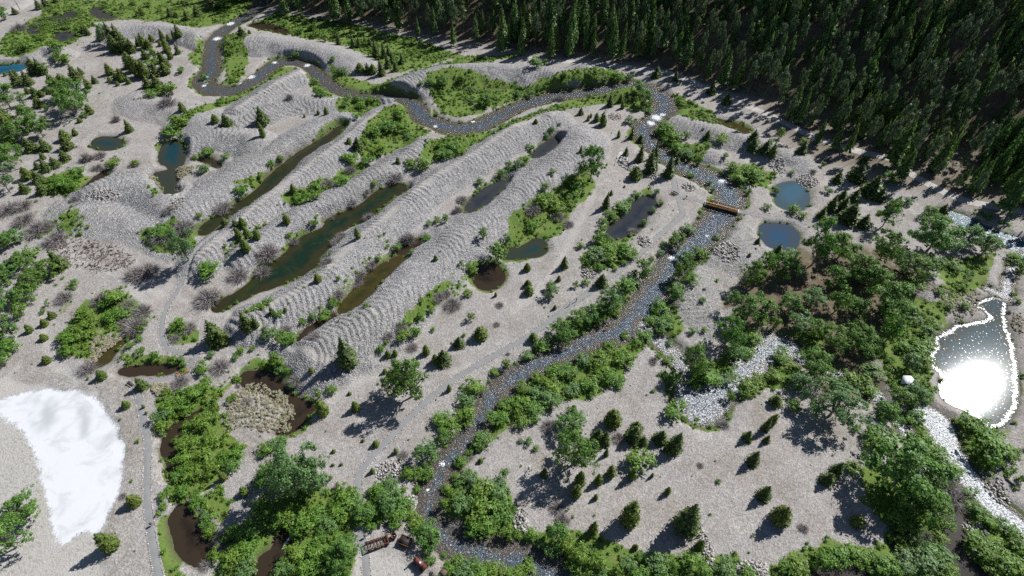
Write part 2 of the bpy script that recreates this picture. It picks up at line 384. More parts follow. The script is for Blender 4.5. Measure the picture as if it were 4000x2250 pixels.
for tr_, hz_ in (('640,772 719,740 819,680 869,622 969,540 1060,466 1119,424 1210,372 1300,312 1390,280', 4.0), ('500,640 560,588 644,516 750,434 844,366 900,318 950,275', 3.4), ('600,268 660,232 720,196 770,172', 2.4), ('40,590 120,610 250,670 330,710 420,740 520,770 600,800 680,850 760,900 840,925', 0), ('430,720 380,760 330,720', 0), ('1500,480 1440,600 1380,700 1300,780', 0), ('1880,400 1960,420 2050,460 2130,450', 0), ('1700,560 1640,600 1560,680', 0), ('940,905 1000,930 900,960 840,1000', 0), ('110,800 130,900 200,960', 0), ('1180,920 1080,960 1000,1000', 0)):
    P_ = smooth_line(W2(pts(tr_), hz_), 3); sl = window(P_, 6)
    f, _s, _d, _w = line_field(GX[sl], GY[sl], P_, np.full(len(P_), .5))
    k_ = sstep(1.5, -.2, f + 1.4 * N_MID[sl] + .5 * N_HI[sl])
    PALE[sl] = np.maximum(PALE[sl], k_); COB[sl] *= 1 - .85 * k_; GREEN[sl] *= 1 - .9 * k_
    Hh[sl] -= .10 * k_
Hh = Hh * (1 - 0.75 * LOT) + (-0.1) * LOT * 0.75
WET = sstep(2.2, 0.2, WSD + 0.7 * N_MID)

# ------------------------------------------------------------------ trails and roads (ground flattened beneath them)
TRAILS = []
PATHM = np.zeros_like(Hh)
def trail(name, label, uv, hw, kind):
    P = smooth_line(W2(uv), 6)
    TRAILS.append(dict(name=name, label=label, P=P, hw=hw, kind=kind))
B_W, B_E = at(*zf('B3', 1958, 588)), at(*zf('B3', 2268, 668))       # bridge ends
trail('path', 'lower gravel trail', pts('412,1490 400,1449 386,1380 376,1310 371,1260 370,1200 372,1120 358,1040 348,985 346,958'), .85, 'gravel')
trail('path', 'boardwalk trail', pts('350,960 400,957 425,952 440,945'), .75, 'gravel')
trail('path', 'hairpin trail', pts('470,925 485,908 498,888 470,887 430,882 412,862 406,822 420,772 445,732 462,700'), .75, 'gravel')
trail('path', 'ridge footpath', pts('462,700 480,670 505,630 560,580'), .40, 'thin')
trail('path', 'riverside trail', pts('907,1258 901,1222 906,1190 936,1150 980,1102 1040,1041 1102,985 1180,931 1260,885 1332,845 1400,796 1450,759 1500,722 1546,690 1602,646 1660,592 1700,557 1716,541 1713,518 1703,490 1695,450'), .85, 'gravel')
trail('path', 'bridge approach trail', pts('1706,492 1740,500 1766,507') + [zf('B3', 1950, 586)], .75, 'gravel')
trail('path', 'pond trail', [zf('B3', 2274, 670)] + pts('1885,536 1925,545 1975,549 2032,562'), .75, 'gravel')
trail('path', 'machinery yard trail', pts('906,1335 912,1362 918,1395 922,1440 924,1480'), .85, 'gravel')
trail('road', 'forest road', pts('1330,147 1480,160 1600,172 1700,190 1800,234 1932,288 1994,318 2057,348 2150,378 2240,400 2292,437 2357,475 2420,503 2500,520 2620,540'), 1.9, 'road')
trail('road', 'far valley road', pts('-60,60 20,32 60,12 110,-20'), 4.0, 'road')
for t_ in TRAILS:
    sl = window(t_['P'], t_['hw'] + 3)
    f, S, D, _ = line_field(GX[sl], GY[sl], t_['P'], np.full(len(t_['P']), t_['hw']))
    k = sstep(1.6, 0.3, f)
    GREEN[sl] *= 1 - sstep(0.8, 0.0, f); PATHM[sl] = np.maximum(PATHM[sl], sstep(.35, .1, f))
    idx = np.clip(((t_['P'] - [X0, Y0]) / STEP).astype(int), 0, [NX - 1, NY - 1])
    hz = np.maximum(Hh[idx[:, 0], idx[:, 1]], -0.25)
    ker = np.ones(7) / 7
    hz = np.convolve(np.pad(hz, 3, 'edge'), ker, 'valid')
    t_['z'] = hz
    best = np.full(f.shape, 1e18); zt = np.zeros(f.shape)
    for (px, py), z_ in zip(t_['P'], hz):
        d2 = (GX[sl] - px) ** 2 + (GY[sl] - py) ** 2
        m = d2 < best; best = np.where(m, d2, best); zt = np.where(m, z_, zt)
    Hh[sl] = Hh[sl] * (1 - k) + zt * k

def gz(x, y):
    fx = np.clip((np.asarray(x, float) - X0) / STEP, 0, NX - 1.001); fy = np.clip((np.asarray(y, float) - Y0) / STEP, 0, NY - 1.001)
    i, j = fx.astype(int), fy.astype(int); a, b = fx - i, fy - j
    return (Hh[i, j] * (1 - a) + Hh[i + 1, j] * a) * (1 - b) + (Hh[i, j + 1] * (1 - a) + Hh[i + 1, j + 1] * a) * b
def samp(arr, x, y):
    i = np.clip(((np.asarray(x) - X0) / STEP).round().astype(int), 0, NX - 1); j = np.clip(((np.asarray(y) - Y0) / STEP).round().astype(int), 0, NY - 1)
    return arr[i, j]
def hit(u, v):
    x, y, w = ray(u, v)
    s0, s1 = (70 - CAM_H) / w, (-2 - CAM_H) / w
    s = np.linspace(s0, s1, 500)
    below = CAM_H + w * s < gz(x * s, y * s)
    k = int(np.argmax(below)) if below.any() else 499
    return x * s[k], y * s[k], float(gz(x * s[k], y * s[k]))

# ------------------------------------------------------------------ materials
class NT:
    def __init__(s, name):
        s.m = bpy.data.materials.new(name); s.m.use_nodes = True
        s.t = s.m.node_tree; s.n = s.t.nodes; s.b = s.n['Principled BSDF']
        s.b.inputs['Roughness'].default_value = 0.85
        s.b.inputs['Specular IOR Level'].default_value = 0.25
        s._co = None
    def node(s, typ, **k):
        n = s.n.new(typ)
        for a, v in k.items(): setattr(n, a, v)
        return n
    def link(s, a, b): s.t.links.new(a, b)
    def setin(s, sock, v):
        if isinstance(v, bpy.types.NodeSocket): s.link(v, sock)
        elif v is not None:
            if sock.type == 'RGBA' and len(v) == 3: v = (*v, 1)
            sock.default_value = v
    def co(s):
        if s._co is None: s._co = s.node('ShaderNodeTexCoord').outputs['Object']
        return s._co
    def geo(s): return s.node('ShaderNodeNewGeometry')
    def pos(s): return s.geo().outputs['Position']
    def noise(s, sc, det=2.0, rough=0.55, vec=None, dist=0.0):
        n = s.node('ShaderNodeTexNoise'); n.inputs['Scale'].default_value = sc; n.inputs['Detail'].default_value = det
        n.inputs['Roughness'].default_value = rough; n.inputs['Distortion'].default_value = dist
        s.link(vec or s.pos(), n.inputs['Vector']); return n.outputs[0]
    def voro(s, sc, out='Color', vec=None, feature='F1'):
        n = s.node('ShaderNodeTexVoronoi', feature=feature); n.inputs['Scale'].default_value = sc
        s.link(vec or s.pos(), n.inputs['Vector']); return n.outputs[out]
    def attr(s, name): return s.node('ShaderNodeAttribute', attribute_name=name).outputs['Fac']
    def mapr(s, v, a, b, c, d):
        n = s.node('ShaderNodeMapRange'); n.clamp = True
        s.setin(n.inputs[0], v)
        for i, q in enumerate((a, b, c, d)): n.inputs[i + 1].default_value = q
        return n.outputs[0]
    def math(s, op, a, b=None, c=None):
        n = s.node('ShaderNodeMath', operation=op)
        s.setin(n.inputs[0], a); s.setin(n.inputs[1], b)
        if c is not None: s.setin(n.inputs[2], c)
        return n.outputs[0]
    def mix(s, f, a, b, mode='MIX'):
        n = s.node('ShaderNodeMix', data_type='RGBA', blend_type=mode)
        s.setin(n.inputs[0], f); s.setin(n.inputs[6], a); s.setin(n.inputs[7], b); return n.outputs[2]
    def bw(s, c):
        n = s.node('ShaderNodeRGBToBW'); s.link(c, n.inputs[0]); return n.outputs[0]
    def base(s, c): s.setin(s.b.inputs['Base Color'], c)
    def rough(s, v): s.setin(s.b.inputs['Roughness'], v)
    def bump(s, h, dist, strength=1.0):
        n = s.node('ShaderNodeBump'); n.inputs['Strength'].default_value = strength; n.inputs['Distance'].default_value = dist
        s.link(h, n.inputs['Height']); s.link(n.outputs[0], s.b.inputs['Normal']); return n
    def objrand(s): return s.node('ShaderNodeObjectInfo').outputs['Random']
    def hsv(s, c, h=None, sat=None, val=None):
        n = s.node('ShaderNodeHueSaturation'); s.setin(n.inputs['Color'], c)
        if h is not None: s.setin(n.inputs['Hue'], h)
        if sat is not None: s.setin(n.inputs['Saturation'], sat)
        if val is not None: s.setin(n.inputs['Value'], val)
        return n.outputs[0]

def mat_ground():
    k = NT('ground_gravel')
    big, mid, fine = k.noise(0.035, 4), k.noise(0.35, 3), k.noise(3.2, 2)
    cell = k.bw(k.voro(2.6)); cell2 = k.bw(k.voro(5.5))
    tan = k.mix(k.mapr(big, .35, .65, 0, 1), (.336, .315, .296), (.312, .300, .295))
    tan = k.mix(k.mapr(mid, .35, .7, 0, .6), tan, (.262, .243, .226))
    tan = k.mix(k.mapr(k.noise(.085, 5, .62), .48, .66, 0, .65), tan, (.232, .205, .178))
    tan = k.mix(k.mapr(k.noise(.13, 4, .6, dist=.5), .56, .70, 0, .5), tan, (.40, .385, .365))
    cob = k.mix(k.mapr(mid, .3, .7, 0, 1), (.235, .234, .240), (.292, .284, .280))
    g = k.mix(k.attr('cob'), tan, cob)
    sp = k.mapr(cell, .2, .8, .84, 1.16)
    spc = k.mapr(cell, .2, .8, .68, 1.32)
    f = k.math('ADD', k.math('MULTIPLY', sp, k.math('SUBTRACT', 1.0, k.attr('cob'))), k.math('MULTIPLY', spc, k.attr('cob')))
    f = k.math('MULTIPLY', f, k.mapr(fine, .3, .7, .82, 1.18))
    f = k.math('MULTIPLY', f, k.mapr(cell2, .2, .8, .8, 1.2))
    lot = k.attr('lot')
    f = k.math('ADD', k.math('MULTIPLY', f, k.math('SUBTRACT', 1.0, k.math('MULTIPLY', lot, .75))), k.math('MULTIPLY', lot, .75))
    g = k.mix(lot, g, k.mix(mid, (.36, .345, .325), (.43, .415, .395)))
    g = k.mix(1.0, g, k.node('ShaderNodeCombineColor').outputs[0], 'MULTIPLY') if False else g
    cc = k.node('ShaderNodeCombineXYZ'); [k.link(f, cc.inputs[i]) for i in range(3)]
    n = k.node('ShaderNodeVectorMath', operation='MULTIPLY'); k.link(g, n.inputs[0]); k.link(cc.outputs[0], n.inputs[1]); g = n.outputs[0]
    # weeds, grass, forest duff, damp margins, white crushed rock
    wm = k.noise(1.3, 4, .65)
    weed = k.math('MULTIPLY', k.attr('weed'), k.mapr(wm, .5, .66, 0, 1))
    g = k.mix(weed, g, (.145, .150, .085))
    grs = k.mix(k.mapr(k.noise(.22, 3), .35, .65, 0, 1), (.100, .185, .026), (.155, .205, .052))
    grs = k.mix(k.mapr(k.noise(2.4, 3, .7), .46, .70, 0, .8), grs, (.070, .085, .036))
    gm = k.mapr(k.math('ADD', k.attr('green'), k.mapr(wm, .3, .7, -.38, .38)), .35, .65, 0, 1)
    duff = k.mix(k.mapr(mid, .35, .68, 0, 1), (.100, .072, .052), (.170, .145, .098))
    duff = k.mix(k.mapr(wm, .52, .68, 0, .55), duff, (.10, .125, .04))
    g = k.mix(k.attr('floor'), g, duff)
    g = k.mix(gm, g, grs)
    g = k.mix(k.math('MULTIPLY', k.attr('wet'), .75), g, (.085, .070, .050))
    wh = k.mapr(k.math('ADD', k.attr('white'), k.mapr(k.noise(1.6, 5, .75), .3, .7, -.34, .34)), .38, .62, 0, 1)
    wcol = k.mix(k.mapr(k.noise(.14, 5, .62, dist=.8), .50, .72, 0, .75), (.62, .635, .665), (.40, .41, .42))
    wcol = k.mix(k.math('MULTIPLY', k.attr('smudge'), .8), wcol, (.36, .39, .40))
    g = k.mix(wh, g, wcol)
    k.base(g)
    h = k.math('ADD', k.math('MULTIPLY', k.voro(2.6, 'Distance'), k.math('ADD', .35, k.attr('cob'))), k.math('MULTIPLY', fine, .5))
    h = k.math('MULTIPLY', h, k.math('SUBTRACT', 1.0, k.math('MULTIPLY', wh, .9)))
    k.bump(h, .20, .85); k.rough(.95)
    return k.m
def mat_flat(name, a, b, sc=2.0, bumpd=.03, rough=.85, c=None, metal=0.0):
    k = NT(name)
    col = k.mix(k.mapr(k.noise(sc, 4, .6), .35, .65, 0, 1), a, b)
    if c: col = k.mix(k.mapr(k.noise(sc * 3.1, 3, .7), .52, .68, 0, 1), col, c)
    k.base(col); k.rough(rough); k.b.inputs['Metallic'].default_value = metal
    if bumpd: k.bump(k.noise(sc * 2.2, 3), bumpd)
    return k.m
def mat_path():
    k = NT('path_gravel')
    c = k.mix(k.mapr(k.noise(.5, 3), .35, .65, 0, 1), (.225, .228, .232), (.268, .270, .272))
    c = k.mix(k.mapr(k.bw(k.voro(8)), .2, .8, 0, .35), c, (.20, .196, .19))
    k.base(c); k.bump(k.noise(9, 2), .03); return k.m
def mat_road():
    k = NT('road_gravel')
    c = k.mix(k.mapr(k.noise(.3, 4), .35, .65, 0, 1), (.36, .345, .33), (.46, .44, .42))
    c = k.mix(k.mapr(k.noise(2, 3), .5, .7, 0, .5), c, (.22, .19, .165))
    k.base(c); k.bump(k.noise(6, 2), .05); return k.m
def mat_foliage(name, a, b, dry, trans=.25, spread=.05):
    """leaf material: hue differs from plant to plant and from leaf to leaf"""
    k = NT(name)
    g = k.geo()
    isl = g.outputs['Random Per Island']
    c = k.mix(isl, a, b)
    c = k.mix(k.mapr(k.objrand(), .72, 1.0, 0, .75), c, dry)
    c = k.hsv(c, k.mapr(k.objrand(), 0, 1, .5 - spread * .5, .5 + spread * .5), None, k.mapr(isl, 0, 1, .62, 1.38))
    k.base(c); k.rough(.55)
    k.b.inputs['Specular IOR Level'].default_value = .35
    tr = k.node('ShaderNodeBsdfTranslucent'); k.link(k.hsv(c, None, 1.1, 1.5), tr.inputs[0])
    mx = k.node('ShaderNodeMixShader'); mx.inputs[0].default_value = trans
    k.link(k.b.outputs[0], mx.inputs[1]); k.link(tr.outputs[0], mx.inputs[2])
    k.link(mx.outputs[0], k.n['Material Output'].inputs['Surface'])
    return k.m
WCOL = {   # shallow, deep, ripple height, ripple scale, roughness
 'river':      ((.085, .075, .062), (.058, .082, .112), .38, 1.9, .20),
 'riffle':     ((.090, .080, .070), (.080, .098, .120), .30, 2.0, .22),
 'slow':       ((.055, .048, .042), (.035, .038, .044), .012, .8, .12),
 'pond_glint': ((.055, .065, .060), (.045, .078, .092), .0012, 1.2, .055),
 'blue':       ((.055, .085, .100), (.050, .105, .150), .010, .8, .05),
 'blue2':      ((.045, .065, .090), (.030, .070, .125), .010, .8, .05),
 'bluestream': ((.012, .075, .105), (.008, .060, .100), .15, 2.0, .28),
 'bluedeep':   ((.010, .090, .150), (.006, .060, .130), .01, .8, .05),
 'greyblue':   ((.040, .042, .042), (.022, .028, .042), .012, .8, .06),
 'teal':       ((.035, .040, .026), (.010, .040, .052), .010, .8, .05),
 'green':      ((.030, .028, .012), (.010, .023, .014), .010, .8, .05),
 'olive':      ((.046, .036, .013), (.024, .028, .009), .010, .8, .05),
 'brown':      ((.036, .026, .017), (.017, .013, .010), .010, .8, .05),
}
def mat_water(kind):
    sh, dp, rip, rs, ro = WCOL[kind]
    k = NT('water_' + kind)
    patch = k.noise(.07 if kind in ('teal', 'blue', 'blue2') else .22, 4, .6)
    d = k.math('ADD', k.attr('depth'), k.mapr(patch, .3, .7, -.45, .45))
    c = k.mix(k.mapr(d, .15, .85, 0, 1), sh, dp)
    if kind in ('green', 'olive'):
        c = k.mix(k.mapr(k.noise(.5, 5, .65), .52, .7, 0, .8), c, (.024, .046, .010) if kind == 'green' else (.055, .064, .009))
    foam_glitter = k.mapr(k.math('ADD', k.attr('foam_glitter'), k.mapr(k.noise(2.6 if kind != 'pond_glint' else 1.6, 4, .7), .3, .7, -.5, .5)), *((.36, .80) if kind in ('riffle', 'pond_glint') else (.48, .64) if kind in ('river', 'bluestream') else (.6, .9)), 0, 1)
    c = k.mix(foam_glitter, c, (.80, .83, .86))  # white water spots, and sun glitter painted into the colour
    k.base(c)
    k.b.inputs['IOR'].default_value = 1.33; k.b.inputs['Specular IOR Level'].default_value = .5
    k.rough(k.mapr(foam_glitter, 0, 1, ro, .7))
    w1, w2 = k.noise(rs, 3, .6, dist=.8), k.noise(rs * .35, 2)
    n = k.bump(k.math('ADD', w1, k.math('MULTIPLY', w2, 1.2)), rip, 1.0)
    return k.m
M = {}
M['ground'] = mat_ground(); M['path'] = mat_path(); M['road'] = mat_road()
M['bark'] = mat_flat('bark', (.105, .080, .060), (.175, .145, .115), 6, .03)
M['bark_grey'] = mat_flat('bark_grey', (.20, .18, .155), (.34, .315, .28), 6, .03)
M['twig'] = mat_flat('bare_twigs', (.185, .165, .165), (.290, .265, .262), 2, 0)
M['C'] = mat_foliage('needles_dark', (.060, .098, .026), (.098, .142, .034), (.120, .145, .036), .15, .04)
M['J'] = mat_foliage('needles_young', (.080, .130, .024), (.135, .185, .034), (.165, .190, .036), .18, .04)
M['F'] = mat_foliage('needles_forest', (.060, .124, .034), (.110, .196, .048), (.140, .185, .056), .25, .05)
M['P'] = mat_foliage('needles_pine', (.072, .120, .058), (.122, .172, .082), (.145, .170, .095), .22, .05)
M['T'] = mat_foliage('cottonwood_leaves', (.076, .165, .032), (.142, .265, .052), (.160, .240, .112), .30, .03)
M['S'] = mat_foliage('willow_leaves', (.080, .172, .024), (.152, .275, .040), (.155, .215, .105), .28, .035)
M['K'] = mat_foliage('meadow_leaves', (.090, .190, .022), (.165, .280, .038), (.195, .235, .090), .25, .05)
M['stone'] = None
def mat_stone():
    k = NT('loose_stone')
    c = k.mix(k.objrand(), (.20, .19, .18), (.58, .555, .53))
    c = k.mix(k.mapr(k.noise(4, 3), .4, .7, 0, .4), c, (.20, .17, .14))
    k.base(c); return k.m
M['stone'] = mat_stone()
M['wood'] = mat_flat('deck_timber', (.300, .165, .060), (.420, .245, .095), 1.6, .02, .8, (.22, .125, .05))
M['steel'] = mat_flat('weathering_steel', (.060, .026, .018), (.110, .050, .030), 2.5, .01, .75)
M['rust'] = mat_flat('rusty_iron', (.085, .034, .022), (.150, .062, .040), 3, .015, .85, (.045, .024, .02))
M['rust_red'] = mat_flat('rusty_red_iron', (.120, .042, .032), (.180, .066, .050), 3, .015, .7, (.09, .035, .028))
M['log'] = mat_flat('bleached_log', (.46, .43, .40), (.66, .64, .62), 3, .02)
M['oldwood'] = mat_flat('old_wood', (.090, .060, .050), (.180, .130, .105), 2, .02)
M['white_roof'] = mat_flat('pale_sheet_roof', (.72, .73, .76), (.82, .83, .86), 1.5, .004, .45)
M['teal_roof'] = mat_flat('teal_sheet_roof', (.16, .36, .38), (.24, .46, .47), 1.5, .004, .5)
M['blue_wall'] = mat_flat('blue_boards', (.030, .070, .150), (.045, .095, .190), 2, .01, .7)
M['board'] = mat_flat('grey_boards', (.16, .145, .13), (.24, .22, .20), 3, .01)
M['concrete'] = mat_flat('concrete', (.42, .41, .40), (.52, .51, .50), 3, .01)
M['dark'] = mat_flat('dark_paint', (.030, .026, .024), (.05, .042, .038), 4, .004, .6)

# ------------------------------------------------------------------ mesh helpers
def mesh_np(name, verts, quads=None, tris=None, mat=None, mats=None, midx=None, smooth=False, attrs=None):
    me = bpy.data.meshes.new(name)
    nv = len(verts); nq = 0 if quads is None else len(quads); nt = 0 if tris is None else len(tris)
    me.vertices.add(nv); me.vertices.foreach_set('co', np.asarray(verts, np.float32).ravel())
    me.loops.add(nq * 4 + nt * 3); me.polygons.add(nq + nt)
    parts = []
    if nq: parts.append(np.asarray(quads, np.int32).ravel())
    if nt: parts.append(np.asarray(tris, np.int32).ravel())
    me.loops.foreach_set('vertex_index', np.concatenate(parts))
    ls = np.concatenate([np.arange(nq, dtype=np.int32) * 4, nq * 4 + np.arange(nt, dtype=np.int32) * 3])
    me.polygons.foreach_set('loop_start', ls)
    if smooth: me.polygons.foreach_set('use_smooth', np.ones(nq + nt, bool))
    for m in (mats or [mat]):
        me.materials.append(m)
    if midx is not None: me.polygons.foreach_set('material_index', np.asarray(midx, np.int32))
    for a, v in (attrs or {}).items():
        at_ = me.attributes.new(a, 'FLOAT', 'POINT'); at_.data.foreach_set('value', np.asarray(v, np.float32).ravel())
    me.update(calc_edges=True)
    return me
def link(name, me, parent=None, loc=None, rot=None, scale=None):
    o = bpy.data.objects.new(name, me); COL.objects.link(o)
    if parent is not None: o.parent = parent
    if loc is not None: o.location = loc
    if rot is not None: o.rotation_euler = rot
    if scale is not None: o.scale = scale
    return o
def tag(o, label=None, cat=None, group=None, kind=None):
    if label: o['label'] = label
    if cat: o['category'] = cat
    if group: o['group'] = group
    if kind: o['kind'] = kind
    return o
class MB:
    """collects boxes, bars, tubes and stones into one mesh"""
    def __init__(s): s.v, s.q, s.t = [], [], []
    def add(s, v, q=(), t=()):
        n = len(s.v); s.v += [tuple(a) for a in v]
        s.q += [tuple(i + n for i in f) for f in q]; s.t += [tuple(i + n for i in f) for f in t]; return s
    def box(s, c, d, rz=0.0):
        cs, sn = math.cos(rz), math.sin(rz); v = []
        for z in (-.5, .5):
            for y in (-.5, .5):
                for x in (-.5, .5):
                    X, Y = x * d[0], y * d[1]
                    v.append((c[0] + X * cs - Y * sn, c[1] + X * sn + Y * cs, c[2] + z * d[2]))
        return s.add(v, [(0, 2, 3, 1), (4, 5, 7, 6), (0, 1, 5, 4), (2, 6, 7, 3), (0, 4, 6, 2), (1, 3, 7, 5)])
    def bar(s, a, b, w, h=None):
        a, b = Vector(a), Vector(b); h = h or w
        d = (b - a).normalized(); up = Vector((0, 0, 1)) if abs(d.z) < .95 else Vector((1, 0, 0))
        x = d.cross(up).normalized() * w / 2; y = x.cross(d).normalized() * h / 2
        v = [a - x - y, a + x - y, a + x + y, a - x + y, b - x - y, b + x - y, b + x + y, b - x + y]
        return s.add(v, [(3, 2, 1, 0), (4, 5, 6, 7), (0, 1, 5, 4), (1, 2, 6, 5), (2, 3, 7, 6), (3, 0, 4, 7)])
    def tube(s, P, R, n=6, cap=True):
        P = [Vector(p) for p in P]; rings = []
        for i, p in enumerate(P):
            d = (P[min(i + 1, len(P) - 1)] - P[max(i - 1, 0)]).normalized()
            up = Vector((0, 0, 1)) if abs(d.z) < .9 else Vector((1, 0, 0))
            x = d.cross(up).normalized(); y = x.cross(d)
            rings.append([p + (x * math.cos(2 * math.pi * k / n) + y * math.sin(2 * math.pi * k / n)) * R[i] for k in range(n)])
        v = [q for r in rings for q in r]; q = []; t = []
        for i in range(len(P) - 1):
            for k in range(n):
                a, b = i * n + k, i * n + (k + 1) % n
                q.append((a, b, b + n, a + n))
        if cap:
            for base_, cen in ((0, P[0]), ((len(P) - 1) * n, P[-1])):
                v.append(cen); ci = len(v) - 1
                for k in range(n):
                    a, b = base_ + k, base_ + (k + 1) % n
                    t.append((ci, b, a) if base_ == 0 else (ci, a, b))
        return s.add(v, q, t)
    def rock(s, c, r, rg):
        v = []
        for p in ICO_V: v.append((c[0] + p[0] * r * rg.uniform(.7, 1.25), c[1] + p[1] * r * rg.uniform(.7, 1.25), c[2] + p[2] * r * rg.uniform(.5, .9)))
        return s.add(v, (), ICO_F)
    def mesh(s, name, mat, smooth=False): return mesh_np(name, np.array(s.v), s.q or None, s.t or None, mat, smooth=smooth)
    def build(s, name, mat, parent=None, **k): return link(name, s.mesh(name, mat), parent, **k)
_bm = bmesh.new(); bmesh.ops.create_icosphere(_bm, subdivisions=1, radius=1.0)
ICO_V = [tuple(v.co) for v in _bm.verts]; ICO_F = [tuple(v.index for v in f.verts) for f in _bm.faces]; _bm.free()

# ------------------------------------------------------------------ build the ground sheet
def visible_mask(mx=0.14, my=0.14):
    zc = GY * CP - (Hh - CAM_H) * SP; yc = GY * SP + (Hh - CAM_H) * CP
    u = FPX * GX / zc / (PW / 2); v = -FPX * yc / zc / (PH / 2)
    return (np.abs(u) < 1 + mx) & (np.abs(v) < 1 + my)
vis = visible_mask()
cell = vis[:-1, :-1] | vis[1:, :-1] | vis[:-1, 1:] | vis[1:, 1:]
used = np.zeros((NX, NY), bool)
for a_, b_ in ((0, 0), (1, 0), (0, 1), (1, 1)): used[a_:NX - 1 + a_, b_:NY - 1 + b_] |= cell
ids = np.full((NX, NY), -1, np.int32); ids[used] = np.arange(used.sum())
quads = np.stack([ids[:-1, :-1][cell], ids[1:, :-1][cell], ids[1:, 1:][cell], ids[:-1, 1:][cell]], 1)
Hd = Hh + 0.07 * (rng.random(Hh.shape) - .5) * (0.35 + COB) * (1 - LOT) * (WSD > .5)
me = mesh_np('ground', np.stack([GX[used], GY[used], Hd[used]], 1), quads, None, M['ground'], smooth=True,
             attrs=dict(cob=COB[used], green=GREEN[used], lot=np.maximum(LOT, .55 * PALE)[used], white=WHT[used], smudge=SMUDGE[used], wet=WET[used], floor=FLOOR[used], weed=DIRTG[used]))
ground = tag(link('ground', me), kind='structure')
# the country beyond the frame, a coarse sheet with the same valley floor and hill
ox = np.arange(-1500, 1501, 25.0); oy = np.arange(-900, 2101, 25.0)
OX, OY = np.meshgrid(ox, oy, indexing='ij')
OH, _d = hill_h(OX, OY); OH = np.minimum(OH, 150 + 30 * fbm(OX, OY, 200, 5)) - 2.2
oid = np.arange(OX.size).reshape(OX.shape)
cx_, cy_ = (OX[:-1, :-1] + 12.5), (OY[:-1, :-1] + 12.5)
zc_ = cy_ * CP - (OH[:-1, :-1] - CAM_H) * SP
u_ = FPX * cx_ / np.maximum(zc_, 1) / (PW / 2); v_ = -FPX * (cy_ * SP + (OH[:-1, :-1] - CAM_H) * CP) / np.maximum(zc_, 1) / (PH / 2)
keep = ~((np.abs(u_) < 1.03) & (np.abs(v_) < 1.03) & (zc_ > 1))
oq = np.stack([oid[:-1, :-1][keep], oid[1:, :-1][keep], oid[1:, 1:][keep], oid[:-1, 1:][keep]], 1)
z0 = np.zeros(OX.size)
me = mesh_np('terrain', np.stack([OX.ravel(), OY.ravel(), OH.ravel()], 1), oq, None, M['ground'], smooth=True,
             attrs=dict(cob=z0, green=z0, lot=z0, white=z0, smudge=z0, wet=z0, floor=(_d > 0).astype(float).ravel(), weed=z0 + .3))
tag(link('terrain', me), kind='structure')

# ------------------------------------------------------------------ build the water
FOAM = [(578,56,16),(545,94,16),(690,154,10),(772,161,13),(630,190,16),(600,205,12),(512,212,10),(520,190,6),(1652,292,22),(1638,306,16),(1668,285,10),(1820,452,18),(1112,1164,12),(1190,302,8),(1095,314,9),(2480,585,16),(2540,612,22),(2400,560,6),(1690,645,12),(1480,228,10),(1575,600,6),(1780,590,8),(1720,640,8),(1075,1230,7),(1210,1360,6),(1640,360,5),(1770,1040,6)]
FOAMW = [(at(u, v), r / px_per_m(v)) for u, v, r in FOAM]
wm_cache = {}
for b in WATER:
    sl, f = b['sl'], b['sd']
    x, y = GX[sl], GY[sl]
    m = f < 1.3
    c = m[:-1, :-1] | m[1:, :-1] | m[:-1, 1:] | m[1:, 1:]
    us = np.zeros(m.shape, bool)
    for a_, b_ in ((0, 0), (1, 0), (0, 1), (1, 1)): us[a_:m.shape[0] - 1 + a_, b_:m.shape[1] - 1 + b_] |= c
    if not c.any(): continue
    id_ = np.full(m.shape, -1, np.int32); id_[us] = np.arange(us.sum())
    q = np.stack([id_[:-1, :-1][c], id_[1:, :-1][c], id_[1:, 1:][c], id_[:-1, 1:][c]], 1)
    foam_glitter = np.zeros(f.shape)
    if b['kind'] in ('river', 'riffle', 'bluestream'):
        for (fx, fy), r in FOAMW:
            foam_glitter = np.maximum(foam_glitter, 0.72 * sstep(1.2, 0.2, np.hypot(x - fx, y - fy) / r))
        foam_glitter = np.maximum(foam_glitter, dict(outflow_channel=.62, pond_inlet=.5, side_channel=.42, feeder_stream=.5)[b['name']] * sstep(-.6, .6, -f + .8 * N_MID[sl]) if b['kind'] == 'riffle' else .10 + .14 * sstep(260, 190, y) * sstep(-.5, 3, -f))  # broken white over riffles and river: sun glitter painted on as foam
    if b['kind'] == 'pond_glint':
        foam_glitter = 0.46 * sstep(1.0, .1, np.abs(f + .3)) + .02
    lev = WLEV + 0.006 * (WATER.index(b) % 5)
    dep = sstep(0.0, 5.0, -f)
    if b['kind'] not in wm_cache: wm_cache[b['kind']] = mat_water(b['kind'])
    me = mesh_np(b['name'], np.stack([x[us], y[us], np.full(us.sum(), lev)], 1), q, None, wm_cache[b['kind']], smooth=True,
                 attrs=dict(depth=dep[us], foam_glitter=foam_glitter[us]))
    b['obj'] = tag(link(b['name'], me), b['label'] if False else None, kind='structure')

